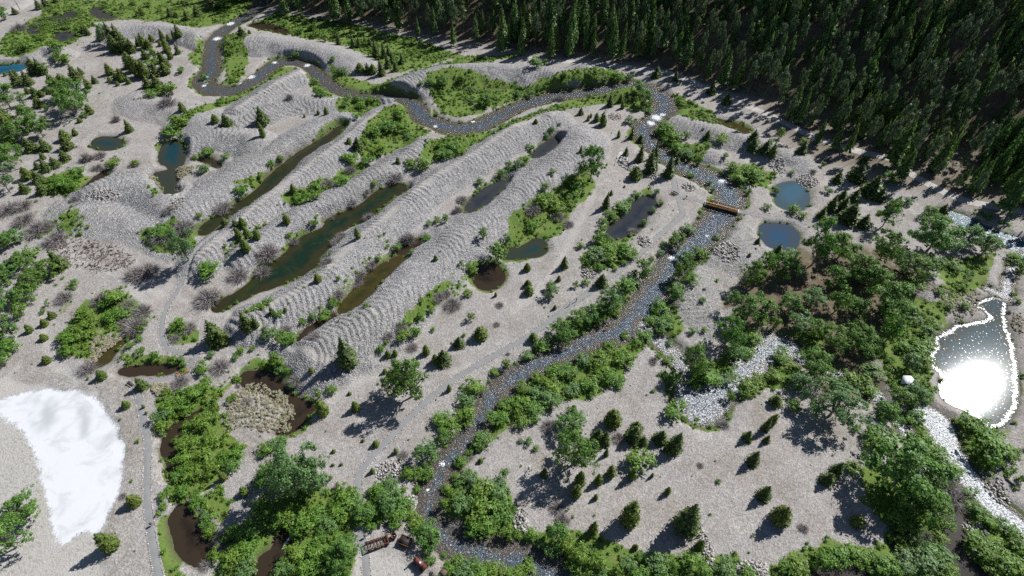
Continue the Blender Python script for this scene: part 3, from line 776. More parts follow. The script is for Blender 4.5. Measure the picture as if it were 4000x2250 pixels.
# ------------------------------------------------------------------ trails
for t_ in TRAILS:
    P = smooth_line(np.column_stack([t_['P'], t_['z']]), 2); hw = t_['hw']
    d = np.gradient(P[:, :2], axis=0); d /= np.linalg.norm(d, axis=1, keepdims=True) + 1e-9
    nrm = np.stack([-d[:, 1], d[:, 0]], 1)
    wob = 1 + 0.06 * rng.standard_normal(len(P))
    V = []
    for k in (-1, -.5, 0, .5, 1):
        w = hw * k * (wob if abs(k) == 1 else 1)
        e = P[:, :2] + nrm * np.reshape(w * np.ones(len(P)), (-1, 1))
        z = np.maximum(gz(e[:, 0], e[:, 1]), P[:, 2] - .3) + (0.055 if abs(k) < 1 else 0.02)
        V.append(np.column_stack([e, z]))
    V = np.stack(V, 1); n = len(P)
    idd = np.arange(n * 5).reshape(n, 5)
    q = np.stack([idd[:-1, :-1].ravel(), idd[:-1, 1:].ravel(), idd[1:, 1:].ravel(), idd[1:, :-1].ravel()], 1)
    o = link(t_['name'], mesh_np(t_['name'], V.reshape(-1, 3), q[:, ::-1], None, M['road'] if t_['kind'] == 'road' else M['path'], smooth=True))
    t_['obj'] = tag(o, kind='structure')
# viewing platform bulging from the lower trail
pp = np.array([at(*p) for p in zpts('D1', '1500 715 1580 722 1640 735 1675 765 1680 790 1660 825 1630 855 1590 885 1540 900 1500 905 1480 800')])
pz = float(gz(*pp.mean(0))) + .075
mb = MB(); cpt = pp.mean(0)
mb.add([(cpt[0], cpt[1], pz)] + [(a, b_, pz - .01) for a, b_ in pp], (), [(0, i + 1, (i + 1) % len(pp) + 1) for i in range(len(pp))])
tag(mb.build('path', M['path']), kind='structure')

# ------------------------------------------------------------------ plant prototypes, all one unit tall and one unit across
def leaf_quads(c, nrm, size, aspect=1.0, rg=rng):
    n = len(c)
    nrm = nrm / (np.linalg.norm(nrm, axis=1, keepdims=True) + 1e-9)
    a = rg.standard_normal((n, 3)); x = np.cross(nrm, a); x /= np.linalg.norm(x, axis=1, keepdims=True) + 1e-9
    y = np.cross(nrm, x)
    s = np.reshape(size, (-1, 1)) * np.ones((n, 1))
    x = x * s * .5 * aspect; y = y * s * .5
    V = np.stack([c - y, c + x * 1.0 - y * .1, c + y, c - x * 1.0 - y * .1], 1).reshape(-1, 3)
    return V, np.arange(n * 4).reshape(n, 4)
def cat(parts):
    V, Q, n = [], [], 0
    for v, q in parts: V.append(v); Q.append(q + n); n += len(v)
    return np.concatenate(V), np.concatenate(Q)
def sph(n, rg):
    v = rg.standard_normal((n, 3)); return v / np.linalg.norm(v, axis=1, keepdims=True)
def conifer_crown(seed, zb, rad, layers, nb, tufts, leaf, droop=.05):
    rg = np.random.default_rng(seed)
    root, l, tip, r = [], [], [], []
    th0 = 0
    off = rg.normal(0, .012, (2,))
    for i in range(layers):
        z = zb + (1 - zb) * (i / layers) ** 1.02
        R = .5 * rad(z) * rg.uniform(.78, 1.12)
        m = max(3, int(nb * (0.45 + .55 * rad(z))))
        th0 += rg.uniform(.3, 1.2)
        for k in range(m):
            th = th0 + 2 * math.pi * k / m + rg.normal(0, .18)
            rr = R * rg.uniform(.62, 1.18); zz = z + rg.normal(0, .012)
            w = rr * rg.uniform(.20, .34) + .012
            c, s = math.cos(th), math.sin(th)
            dz = droop * rr * 2
            root.append((c * rr * .08, s * rr * .08, zz + .035)); tip.append((c * rr, s * rr, zz - dz))
            l.append((c * rr * .62 - s * w, s * rr * .62 + c * w, zz - dz * .9)); r.append((c * rr * .62 + s * w, s * rr * .62 - c * w, zz - dz * .9))
    n = len(root)
    V = np.stack([root, l, tip, r], 1).reshape(-1, 3); Q = np.arange(4 * n).reshape(n, 4)
    z = zb + (1 - zb) * (1 - np.sqrt(rg.random(tufts))) * .97
    R = .5 * np.array([rad(a) for a in z]) * np.sqrt(rg.uniform(.25, 1.15, tufts)); th = rg.random(tufts) * 2 * math.pi
    c = np.stack([R * np.cos(th), R * np.sin(th), z + .01], 1)
    nr = np.stack([np.cos(th), np.sin(th), rg.uniform(.2, 1.4, tufts)], 1) + rg.normal(0, .35, (tufts, 3))
    top = leaf_quads(np.array([[0, 0, .98], [0, 0, .965]]), np.array([[1., 0, .1], [0, 1., .1]]), .06, .5, rg)
    return cat([(V, Q), leaf_quads(c, nr, leaf * rg.uniform(.6, 1.4, tufts), .75, rg), top])
def clump_crown(seed, n, per, zb, leaf, cl, shape=1.0, lobes=7, lr=.24):
    """a crown of several uneven lobes, each a shell of leaf clumps, with gaps between them"""
    rg = np.random.default_rng(seed)
    hc, hv = (1 + zb) / 2, (1 - zb) / 2
    g = (1 + 5 ** .5) / 2; k = np.arange(lobes)
    zz = 1 - 2 * (k + .5) / lobes; th = 2 * math.pi * k / g + rg.uniform(0, 6)
    Ld = np.stack([np.sqrt(1 - zz ** 2) * np.cos(th), np.sqrt(1 - zz ** 2) * np.sin(th), zz], 1) + rg.normal(0, .16, (lobes, 3))
    Lr = lr * rg.uniform(.62, 1.25, lobes)
    Lc = Ld * (1 - Lr[:, None] * 1.55) * rg.uniform(.72, 1.08, (lobes, 1))
    pick = rg.integers(0, lobes, n)
    d = sph(n, rg); d[:, 2] = np.where(d[:, 2] < -.35, -d[:, 2] * .8, d[:, 2]); d /= np.linalg.norm(d, axis=1, keepdims=True)
    C = Lc[pick] + d * (Lr[pick] * rg.uniform(.55, 1.15, n))[:, None] * 1.7
    C = C * np.array([.5, .5, hv]) * (1 - cl * .4) + [0, 0, hc]
    C[:, 2] = np.clip(C[:, 2], zb + .01, .985)
    C[:, :2] *= np.clip(1.12 - .36 * shape * ((C[:, 2:3] - zb) / (1 - zb)), .12, 2)
    out = C - [0, 0, hc]; out = out / (np.linalg.norm(out, axis=1, keepdims=True) + 1e-6)
    parts = []
    for i in range(n):
        s = cl * rg.uniform(.5, 1.4)
        p = sph(per, rg) * (rg.random((per, 1)) ** .4) * s * np.array([1, 1, .7])
        nr = p / (s + 1e-6) + d[i] * .4 + out[i] * .3 + [0, 0, .5] + rg.normal(0, .4, (per, 3))
        parts.append(leaf_quads(C[i] + p, nr, leaf * rg.uniform(.55, 1.5, per), .7, rg))
    return cat(parts), C
def trunk_mesh(name, seed, top, r0, limbs, mat, zb=.25):
    rg = np.random.default_rng(seed); mb = MB()
    P = [(rg.normal(0, .008) * i, rg.normal(0, .008) * i, -.02 + (top + .02) * i / 5) for i in range(6)]
    mb.tube(P, [r0 * (1.25 if i == 0 else 1 - .17 * i) for i in range(6)], 7)
    for c in limbs:
        z = zb + rg.uniform(0, .4) * (c[2] - zb); a = Vector((0, 0, z)); b = Vector(c)
        mid = a.lerp(b, .55) + Vector((0, 0, -.03))
        mb.tube([a, mid, b], [r0 * .42, r0 * .27, r0 * .08], 5, cap=False)
    return mb.mesh(name, mat, True)
def crown_me(name, VQ, mat): return mesh_np(name, VQ[0], VQ[1], None, mat)
PROTO = {k: [] for k in 'CJFPTBSGK'}
for i in range(4):
    rC = lambda z: max(0.02, (1 - z) ** .85 * 1.03)
    PROTO['C'].append((trunk_mesh('trunk', i, .92, .028, [], M['bark']), crown_me('crown', conifer_crown(100 + i, .04, rC, 22, 11, 420, .075), M['C'])))
    rJ = lambda z: max(0.03, 1.0 * (max(0, 1 - z) ** .62) * min(1, .62 + 1.6 * z))
    PROTO['J'].append((trunk_mesh('trunk', 10 + i, .9, .030, [], M['bark']), crown_me('crown', conifer_crown(200 + i, .02, rJ, 18, 11, 620, .085, .02), M['J'])))
    rF = lambda z: max(0.02, (1 - z) ** .78 * 1.0) * (1 if z > .2 else .6)
    PROTO['F'].append((trunk_mesh('trunk', 20 + i, .95, .013, [], M['bark']), crown_me('crown', conifer_crown(300 + i, .12 + .05 * i, rF, 26, 9, 320, .075, .12), M['F'])))
    vq, cc = clump_crown(400 + i, 66, 10, .34 + .06 * i, .070, .095, 2.3, 12, .2)
    PROTO['P'].append((trunk_mesh('trunk', 30 + i, .96, .013, [tuple(c) for c in cc[:14]], M['bark'], .5), crown_me('crown', vq, M['P'])))
    vq, cc = clump_crown(500 + i, 105, 26, .05, .046, .095, .9, 9, .24)
    PROTO['T'].append((trunk_mesh('trunk', 40 + i, .72, .026, [tuple(c) for c in cc[:16]], M['bark_grey'], .16), crown_me('crown', vq, M['T'])))
    vq, cc = clump_crown(600 + i, 230, 32, .05, .030, .066, .9, 14, .20)
    PROTO['B'].append((trunk_mesh('trunk', 50 + i, .74, .022, [tuple(c) for c in cc[:26]], M['bark_grey'], .14), crown_me('crown', vq, M['T'])))
def shrub_me(seed, n, per, leaf, cl, mat, name='shrub'):
    vq, cc = clump_crown(seed, n, per, .02, leaf, cl, .6, 6, .27)
    mb = MB()
    for c in cc[:9]:
        mb.tube([(c[0] * .12, c[1] * .12, -.03), (c[0] * .6, c[1] * .6, c[2] * .6), tuple(c)], [.016, .012, .005], 4, cap=False)
    V = np.concatenate([vq[0], np.array(mb.v)]); Q = np.concatenate([vq[1], np.array(mb.q) + len(vq[0])])
    return mesh_np(name, V, Q, None, mats=[mat, M['bark_grey']], midx=[0] * len(vq[1]) + [1] * len(mb.q))
for i in range(5):
    PROTO['S'].append(shrub_me(700 + i, 60, 17, .068, .12, M['S']))
    PROTO['K'].append(shrub_me(800 + i, 12, 9, .20, .30, M['K'], 'meadow_plant'))
    rg = np.random.default_rng(900 + i); mb = MB()
    for k in range(230):
        d = sph(1, rg)[0]; d[2] = abs(d[2]) * .9 + .12
        o_ = Vector((d[0] * .10, d[1] * .10, -.02)); L = rg.uniform(.55, 1.0)
        e = Vector((d[0] * .55 * L, d[1] * .55 * L, d[2] * L)); m_ = o_.lerp(e, .55) + Vector(rg.normal(0, .03, 3))
        sd_ = Vector(rg.normal(0, 1, 3)).cross(e - o_).normalized() * .011
        mb.add([o_ - sd_, o_ + sd_, m_ + sd_ * .8, m_ - sd_ * .8, e], [(0, 1, 2, 3)], [(3, 2, 4)])
        for _ in range(2):
            e2 = m_ + Vector(rg.normal(0, .13, 3)) + Vector((d[0], d[1], d[2])) * .16
            mb.add([m_ - sd_ * .6, m_ + sd_ * .6, e2], (), [(0, 1, 2)])
    me = mb.mesh('bare_shrub', M['twig'])
    vq, cc = clump_crown(950 + i, 7, 10, .05, .10, .2, .5)
    PROTO['G'].append(me)

# ------------------------------------------------------------------ plants read off the picture: x, lower edge, upper edge, width, kind
PL = {
'A1': """400 100 0 70 C;470 70 -20 80 C;570 30 -30 60 C;1435 160 80 70 J;1245 80 30 50 S;1400 160 100 60 S;1720 180 80 80 C;1890 210 110 80 C;1990 170 70 90 C;1780 180 130 50 J;2140 110 -10 110 C;1640 190 160 60 S;160 150 80 60 C;945 265 225 35 J;890 360 250 60 C;850 340 270 70 J;
1070 430 240 110 T;1160 480 250 120 C;1230 480 270 130 C;1180 540 360 120 C;1280 540 360 130 C;1340 540 400 90 C;1020 400 310 70 C;1400 470 400 70 C;1460 500 350 80 J;1530 420 350 60 J;1510 500 400 70 J;1640 400 300 50 J;1700 410 350 50 J;1760 400 310 45 J;1800 370 255 80 C;1620 470 415 50 J;1690 530 400 80 J;1795 550 445 60 C;1720 600 470 60 J;
1300 700 560 90 C;1350 740 540 100 J;1420 790 580 110 J;1480 800 620 100 J;1470 600 500 80 C;1560 600 470 110 S;1640 640 520 90 C;1670 700 560 110 C;1680 760 640 90 J;1580 780 650 110 C;1550 660 590 130 S;1240 830 700 100 J;1180 810 740 70 J;1110 830 790 50 J;1190 870 820 40 J;1300 850 780 50 J;1500 900 780 110 C;1600 920 780 130 C;1730 960 840 130 S;1650 960 870 130 S;1530 980 900 130 S;1690 1040 980 180 G;
1115 760 645 80 J;960 845 765 60 C;370 760 610 140 C;480 740 640 120 S;430 760 600 90 C;660 640 540 170 S;590 550 490 120 S;300 870 720 100 C;210 840 700 60 C;180 870 780 110 C;120 750 705 40 J;60 770 730 40 J;110 1090 840 260 T;250 1070 950 100 S;370 990 890 100 C;290 950 880 60 J;400 1090 990 90 J;430 980 910 60 J;
560 900 760 130 C;650 880 750 110 J;770 820 670 130 C;820 760 680 60 C;620 1000 840 220 T;820 1050 820 220 T;750 1160 920 250 T;900 900 790 70 J;910 1160 1060 90 J;500 950 870 60 J;480 1110 1040 80 S;860 1190 1120 100 S;810 1240 1200 50 J;60 1250 1080 140 J;120 1340 1180 140 J;350 1300 1080 230 T;440 1380 1180 180 T;250 1440 1220 250 T;60 1440 1370 170 S;150 1440 1380 120 S;
1310 1340 1210 80 C;765 1370 1300 55 J;670 1430 1370 110 J;1840 1130 1035 75 J;2170 1240 1165 80 J;2290 1280 1150 110 C;2440 380 270 90 C;2512 350 305 40 J;1175 1230 1140 80 G;1830 720 680 110 S;1810 1280 1170 190 S;1740 1390 1270 180 S;60 200 110 110 S;40 130 70 80 T;2060 800 750 100 S;380 330 290 90 G;200 300 230 150 G;600 480 430 130 S;300 480 430 180 S;1050 80 40 60 S;1500 60 20 100 S;1350 40 0 90 S;2260 70 20 130 S""",
'A2': """835 460 330 55 C;980 490 350 60 C;1040 480 380 50 C;1100 460 380 50 C;1150 470 390 50 C;1210 580 420 80 C;1290 590 440 60 C;1340 570 450 50 C;1265 770 600 80 C;1130 750 640 80 C;1050 740 650 90 J;1180 750 650 80 J;1330 690 560 70 C;1370 640 530 60 C;1470 650 540 60 C;1410 720 620 60 C;870 740 670 120 S;770 610 570 80 S;410 580 520 90 S;70 1260 1080 130 C;75 1390 1240 60 J;710 1160 1080 50 J;630 1150 1105 35 J;490 1185 1150 25 J;340 1000 930 80 G;1010 1210 1140 90 S;940 1449 1390 50 J;
600 850 790 110 S;660 970 890 130 S;620 930 870 90 S;930 1010 940 100 S;1020 1030 960 110 S;1160 1040 960 120 S;900 1090 1020 110 S;1060 1090 1030 120 S;1450 1190 1100 150 S;1330 1330 1220 180 S;1200 1360 1280 150 S;1450 1330 1230 160 S;1880 860 790 110 T;2070 810 760 110 S;2310 1040 970 130 T;2400 1010 950 90 S;1750 860 800 110 S;1660 870 810 80 S;280 260 190 110 S;450 340 270 100 S;620 370 290 110 S;700 420 330 110 S;800 380 310 100 S;560 300 250 100 S""",
'A3': """690 1160 1080 60 C;765 1220 1160 35 J;790 1190 1140 30 J;850 1230 1140 70 J;910 1280 1130 80 J;1110 1100 1020 45 J;1090 1040 950 50 J;985 1080 950 70 C;770 1020 930 60 S;1070 1390 1310 40 J;1200 1410 1280 60 C;1290 1449 1380 80 C;240 1245 1200 45 J;1270 960 840 130 T;1320 1060 920 130 T;1380 1080 980 80 S;1370 1150 1080 100 S;1050 840 740 130 S;1180 820 740 90 S;530 860 790 110 S;660 840 750 120 S;850 830 750 150 S;930 800 740 100 S;180 980 900 110 S;60 970 910 110 S;1180 1250 1160 120 S;1450 790 690 100 C;1640 820 720 60 C;2000 960 880 100 C;2150 1060 960 100 C;480 1020 940 110 G;240 680 580 130 S;330 660 600 90 S;1960 1420 1340 90 C;2100 1440 1350 150 S;2420 1449 1340 110 C;1530 1340 1240 170 S;1600 1430 1310 180 S;1740 1400 1310 120 S;480 1260 1230 50 S;400 1330 1280 90 S;350 1390 1330 90 S""",
'A4': """110 1400 1290 110 S;350 1449 1380 100 S;30 1449 1400 80 S""",
'B1': """60 150 0 170 T;130 230 30 190 T;220 110 0 120 S;330 90 -40 130 C;470 80 -30 110 C;690 70 -40 120 C;660 180 75 100 C;440 160 85 60 J;100 480 200 230 T;480 290 180 110 C;390 260 190 70 C;570 250 160 100 C;290 370 240 110 J;400 400 300 110 C;260 500 410 100 C;440 520 380 110 C;640 890 780 90 S;620 1290 1070 150 C;1900 1180 900 230 T;2270 830 740 80 C;2370 830 770 60 C;2450 850 740 80 J;2410 960 850 70 J;2500 960 840 80 J;2480 1100 960 100 J;2450 500 410 140 S;2010 750 680 90 S;2120 1330 1200 200 S;
170 1000 880 160 T;60 1080 900 200 T;250 1250 1100 200 T;330 1180 1040 170 S;430 1350 1180 200 T;550 1330 1170 150 T;120 1350 1200 200 T;50 1440 1300 160 T;380 1449 1290 240 T;760 1420 1360 110 S;880 170 60 130 G;1010 130 70 120 G;2240 680 570 200 G;1600 960 890 180 G;1850 860 770 230 G;1380 1350 1240 220 G;1500 1330 1180 220 G;560 980 900 220 G;380 900 780 230 G;80 700 580 220 G;250 800 690 200 G;230 650 560 180 G;2400 1370 1230 200 G;480 860 770 160 G;750 570 520 110 G;1700 690 610 130 G;1350 230 170 110 G;800 350 230 160 S;650 440 330 200 S;750 450 370 170 S;1150 230 150 150 S;1370 220 160 100 S;980 250 200 110 G;2100 110 50 130 S;2270 150 90 110 S;2060 280 200 130 S;1970 160 110 100 S;1590 920 860 150 S;1700 920 870 140 S;1570 1060 1020 80 S""",
'B2': """385 500 400 70 J;315 810 710 75 J;20 970 860 70 J;1030 960 840 60 J;630 1400 1310 80 J;835 1380 1320 65 S;1430 200 130 50 C;2285 960 830 120 S;1810 1180 1120 45 J;2065 1230 1160 60 S;940 10 -40 50 J;1030 70 0 110 C;970 620 540 120 G;1400 380 280 140 G;1110 510 440 110 G;1540 1000 850 160 G;1140 770 680 120 G;120 1150 1000 260 G;720 430 340 130 G;950 290 200 120 G;1690 260 130 160 S;1560 240 160 130 S;720 1210 1130 130 G;870 940 890 120 G;1740 830 760 100 S;1830 800 720 110 S;1910 790 700 90 S;1420 1090 980 120 S;1240 1190 1110 90 S;1720 970 920 110 S;750 1120 1070 60 S;600 830 760 110 S;610 760 710 70 S;340 950 890 90 S;2250 420 340 120 S;2540 260 160 120 S;2470 330 240 130 S;2070 580 520 120 G;2030 690 600 110 G;2240 600 560 60 S;2170 1300 1180 150 S;2210 1230 1180 70 S;2430 1200 980 180 S;2530 1000 900 110 S;
980 200 100 150 S;1130 210 120 150 S;900 160 100 110 S;1250 90 10 160 S;600 470 400 130 S;880 400 320 140 S;420 590 520 130 S;560 560 500 150 S;1900 130 50 160 S;2050 110 40 140 S;1990 60 -10 130 S;160 240 160 110 S;260 190 110 90 S;50 340 280 100 S;1050 1330 1270 130 G;1020 1420 1350 120 G;780 780 720 60 G;1160 1240 1170 130 G;1190 420 380 90 S;70 1330 1200 160 G;380 1000 950 110 G;820 1000 940 120 G""",
'B3': """790 370 40 250 T;690 95 20 40 C;1145 125 30 60 C;1280 190 20 90 C;1440 160 0 70 C;1380 310 60 130 C;1440 270 170 50 C;1570 350 130 110 C;1650 230 160 80 C;1240 370 240 130 J;1130 440 415 25 J;940 660 490 80 C;995 520 460 40 C;525 1260 1130 85 C;470 1390 1325 50 J;155 1290 1200 75 J;160 1449 1400 80 J;380 1480 1370 120 S;900 1449 1310 120 C;2465 1010 935 50 C;2385 1135 1100 35 J;2060 1390 1350 55 S;690 1050 980 100 S;1120 1220 1150 100 S;760 1230 1150 90 S;880 1280 1190 130 S;1035 1280 1230 70 S;640 1449 1370 80 S;740 1430 1350 100 S;1770 910 800 140 S;1630 1050 900 160 T;1520 1040 970 90 S;1310 1360 1180 190 T;1490 1120 1070 100 S;1390 1210 1120 90 S;1140 1480 1360 200 S;1660 1380 1200 140 T;1740 1220 1100 150 T;1860 1160 1030 150 S;2050 960 920 100 S;1800 1370 1320 140 S;1620 1449 1400 180 S;570 830 760 110 G;1220 910 840 110 G;2390 1449 1200 220 T;2520 1300 1090 170 T;1970 430 350 70 S;2010 490 420 60 S;2380 500 440 60 S;1880 750 720 50 S;2270 390 290 160 S;2200 290 180 140 S;2420 350 280 180 S;2350 300 240 160 S;2140 150 80 90 S;1870 200 110 90 S;2420 80 0 110 C;2540 110 20 120 C;
1250 550 470 110 S;1180 590 530 90 S;1450 510 440 90 S;1110 670 590 150 S;1000 750 670 130 S;920 820 730 120 S;900 900 800 120 S;1420 700 630 90 S;1320 820 750 80 S;1500 620 560 80 S;870 1000 880 130 S;990 990 930 100 S;950 1100 1010 200 S;1120 1120 1000 200 S;830 1160 1060 200 S;1000 1170 1080 180 S;1200 1160 1060 150 S;
560 410 310 130 S;640 480 380 150 S;400 310 250 100 S;330 620 510 170 S;450 690 580 180 S;600 570 470 160 S;560 640 560 130 S;210 700 590 150 G;210 870 790 130 S;330 480 380 120 S;470 760 690 130 G;1750 140 50 160 S;1650 70 0 130 S;1960 40 -30 110 S;120 200 120 140 S;60 250 150 120 S;190 60 0 110 S;1790 330 290 110 S;2560 660 600 110 S""",
'B4': """30 150 0 80 J;330 120 -30 110 C;690 410 310 110 C;880 400 260 170 C;960 200 110 80 C;540 230 170 60 S;680 290 240 50 S;240 310 260 70 S;70 510 430 90 S;620 700 520 110 C;740 580 470 100 C;860 590 460 110 C;740 700 570 140 C;530 760 640 100 C;600 500 430 120 S;1020 560 400 200 C;1110 590 480 130 C;1150 830 600 180 T;1260 680 530 120 C;1400 620 530 130 S;800 830 640 200 C;950 860 730 130 C;560 820 720 130 S;440 1250 790 320 T;700 1180 930 300 T;1100 1220 890 310 T;1600 1120 760 420 T;1650 900 720 200 T;1600 730 640 140 T;1730 750 610 120 C;1960 1050 820 250 T;2150 1130 920 220 T;1450 1330 1150 260 T;1600 1290 1160 220 T;860 1400 1120 330 T;1020 1449 1270 330 T;130 1350 1090 260 T;250 1330 1170 180 T;90 1130 1010 100 C;220 1140 1060 130 S;2000 1340 1290 60 S;2500 1300 1160 140 S;2450 1180 1090 140 S;1860 1260 1200 130 S;650 1449 1250 200 T;1450 1449 1370 200 S;250 680 630 130 S;340 750 680 110 S;590 170 130 80 G;450 290 250 80 G;1220 380 300 160 S;1330 380 330 110 S;1250 620 560 100 S""",
'C1': """90 200 0 220 T;280 160 -20 200 T;240 290 150 150 S;60 330 130 150 T;150 560 260 150 T;60 580 420 110 T;110 640 520 190 S;60 790 650 140 S;310 460 370 70 J;460 395 315 75 J;530 310 245 75 C;440 260 200 80 S;490 180 120 60 S;455 540 465 80 J;485 770 695 90 J;1040 930 830 100 J;1440 1040 910 120 C;1280 1220 1140 80 J;1450 1210 1170 30 J;1475 1270 1240 30 J;1440 460 350 90 S;1410 540 470 100 S;2190 600 350 200 C;2260 590 440 120 J;2500 440 250 130 C;890 920 895 45 S;1170 170 0 230 S;1570 720 620 110 S;1750 750 680 110 S;1830 750 670 90 S;1030 150 60 180 G;1440 260 170 180 G;1360 430 290 220 G;2220 850 710 200 G;2100 120 30 250 G;1820 980 890 180 G;1900 430 350 160 G;1800 400 320 160 S;880 850 770 180 G;2430 660 600 120 S;2540 640 580 80 S;2370 720 670 100 S;
850 330 200 170 S;900 420 300 170 S;1150 350 220 170 S;1230 300 200 160 S;720 550 420 200 S;830 510 400 190 S;700 660 580 170 S;1280 200 110 140 G;650 120 40 170 G;1320 590 550 110 S;1430 640 600 110 S;1970 1100 1000 190 S;2060 1020 930 170 S;1750 1250 1130 190 S;1650 1330 1200 170 S;1640 1440 1330 160 S;1860 1200 1100 160 S;2050 1400 1270 200 S;2170 1350 1270 130 S;2050 840 780 150 S;2350 1140 1060 130 S;1690 1080 1010 120 S;2130 700 640 110 S;2480 1180 1110 110 G;1760 530 480 110 G;1250 380 290 120 G""",
'C2': """930 810 530 190 C;165 270 195 60 C;300 240 200 40 J;10 400 280 60 C;560 865 800 55 J;945 1080 1045 40 J;1010 1250 1145 90 J;680 1300 1135 130 J;1330 705 630 65 J;1405 690 620 55 J;1300 860 810 45 J;1715 680 575 75 J;1890 790 630 150 C;1810 770 670 80 J;2045 610 505 110 C;2260 540 410 150 J;2160 330 230 100 S;1945 1045 970 50 J;1570 1170 720 330 T;1400 1120 860 240 T;2410 90 40 30 J;1450 430 330 150 G;590 520 430 130 G;300 450 370 140 G;1980 200 100 180 G;1570 620 550 130 G;1330 500 440 120 G;1910 80 10 110 G;1770 260 180 90 S;1650 330 240 90 S;1500 490 410 150 S;1440 560 460 80 S;1620 500 380 130 S;1310 590 510 60 S;140 510 400 150 S;340 580 440 190 S;700 310 230 150 S;780 200 110 110 S;580 310 260 110 S;480 360 310 100 S;1110 200 140 80 S;2130 90 0 120 S;770 1060 970 130 S;640 1120 1010 110 S;200 760 620 130 S;240 860 770 120 S;320 860 790 90 S;2520 830 680 120 S;2400 880 800 120 S;2200 1060 920 220 S;2120 1200 1080 190 S;1880 1390 1260 180 S;2100 1350 1190 220 S;1930 1449 1360 200 S;2490 1230 1110 140 S;2440 1400 1220 200 S;
230 280 230 110 S;120 160 110 120 S;60 200 150 110 S;820 80 20 150 G;400 960 880 130 G;380 1000 930 120 S;1260 640 580 110 S;1780 430 400 70 S;2090 490 450 60 S;2450 190 140 80 G;2420 380 340 70 G;220 780 700 130 S;1840 120 40 120 G""",
'C3': """215 550 450 100 J;160 720 640 130 S;300 630 540 170 S;370 520 460 80 S;430 220 170 40 J;170 80 0 100 J;400 100 -30 140 S;970 250 20 230 T;1040 290 210 110 S;650 380 250 200 T;800 330 190 200 T;500 500 350 230 T;700 480 400 100 S;1130 530 430 130 S;1320 560 420 180 S;620 1240 1180 60 J;1010 1420 1240 180 J;600 1480 1270 270 T;1620 1340 1140 220 S;1730 1350 1280 80 S;2130 580 300 250 T;2350 380 50 350 T;1810 470 380 110 S;1910 150 80 90 S;1590 930 870 180 S;1475 880 845 50 S;1420 760 690 100 G;1650 130 0 150 T;1480 260 140 200 S;1500 420 340 200 S;1580 600 510 110 S;1780 900 570 240 T;1950 980 780 260 S;2170 900 780 150 S;2350 1050 960 220 S;2180 1180 1000 130 S;1990 1410 1370 70 S;1850 1340 1310 70 S;1250 1449 1390 110 C;2540 1449 1290 80 C;
1120 800 640 200 S;1000 960 830 190 S;850 780 640 200 S;900 900 800 170 S;700 760 660 170 S;780 1060 900 190 S;560 900 760 200 S;600 1080 950 180 S;420 900 780 190 S;250 950 850 150 S;400 1040 900 200 S;260 1150 980 200 S;110 1080 940 160 S;380 1200 1050 220 S;100 1250 1100 200 S;230 1330 1160 200 S;90 1400 1270 180 S;1250 600 500 130 S;980 640 570 160 S;1400 380 290 160 S;1570 360 270 150 S;1460 480 420 110 G;2460 980 880 170 S;2350 700 600 160 S;2400 560 440 200 S;2230 700 580 200 T;1560 760 700 130 S;1480 700 640 110 S;1900 860 740 200 S;1820 1000 920 150 S;2100 980 870 170 S;1930 450 390 80 S;1720 1170 1110 110 G;2130 1400 1340 120 G;360 1420 1340 150 G;1080 1010 950 120 S;1420 1050 1010 60 S;2480 400 260 160 S""",
'C4': """680 250 30 200 T;880 270 120 220 T;1150 280 20 450 T;600 640 370 280 T;850 660 350 350 T;1180 560 300 200 T;420 900 620 330 T;620 1350 1000 500 T;1390 840 660 180 S;1350 650 540 140 S;1580 480 360 150 S;1010 920 760 220 S;800 970 860 200 S;980 1080 940 230 S;1280 1180 1010 220 T;1430 1150 1000 250 T;1160 1300 1190 220 T;1390 1350 1260 150 S;70 1200 1110 120 J;250 1250 1120 140 S;30 1390 1270 90 J;1720 70 0 110 S;1960 230 130 130 S;
1500 700 580 200 S;1560 620 500 200 S;1650 420 330 160 S;1560 800 700 180 S;1470 970 870 150 S;1450 330 260 150 S;300 420 280 200 T;450 480 350 200 T;60 420 260 130 S;120 750 640 200 S;60 950 820 160 S;300 1000 880 220 T;1480 1330 1230 170 S;1560 1150 1050 150 S;1000 640 520 200 T;1250 230 80 200 T;200 250 60 200 T;420 200 20 230 T;1980 1420 1290 200 S;2120 1440 1330 180 S;2500 150 100 90 S;640 970 890 110 S;870 1440 1360 120 S""",
'D1': """1365 770 655 140 J;1140 1220 1050 170 J;2465 650 565 95 J;2260 500 400 70 J;1390 115 75 60 S;1240 670 620 80 G;280 900 690 320 T;170 1290 850 360 T;1660 690 600 130 S;1850 640 540 150 S;2000 730 670 150 S;2100 960 840 170 S;1900 200 80 200 S;2060 300 170 200 S;1850 330 220 180 S;2150 420 320 180 S;1960 450 350 190 S;2280 330 220 170 S;2350 400 290 160 S;1800 470 390 150 S;1780 120 60 110 S;2120 130 30 190 S;2400 260 190 160 S;1960 800 720 130 S;2130 1060 960 150 S;2250 1150 1020 200 G;2400 1100 980 220 S;2180 1300 1180 160 S;2350 1350 1220 220 S;2500 1250 1100 200 S;2480 1430 1300 200 S;2080 1380 1300 140 G;1660 780 720 110 S;2560 1050 900 200 S""",
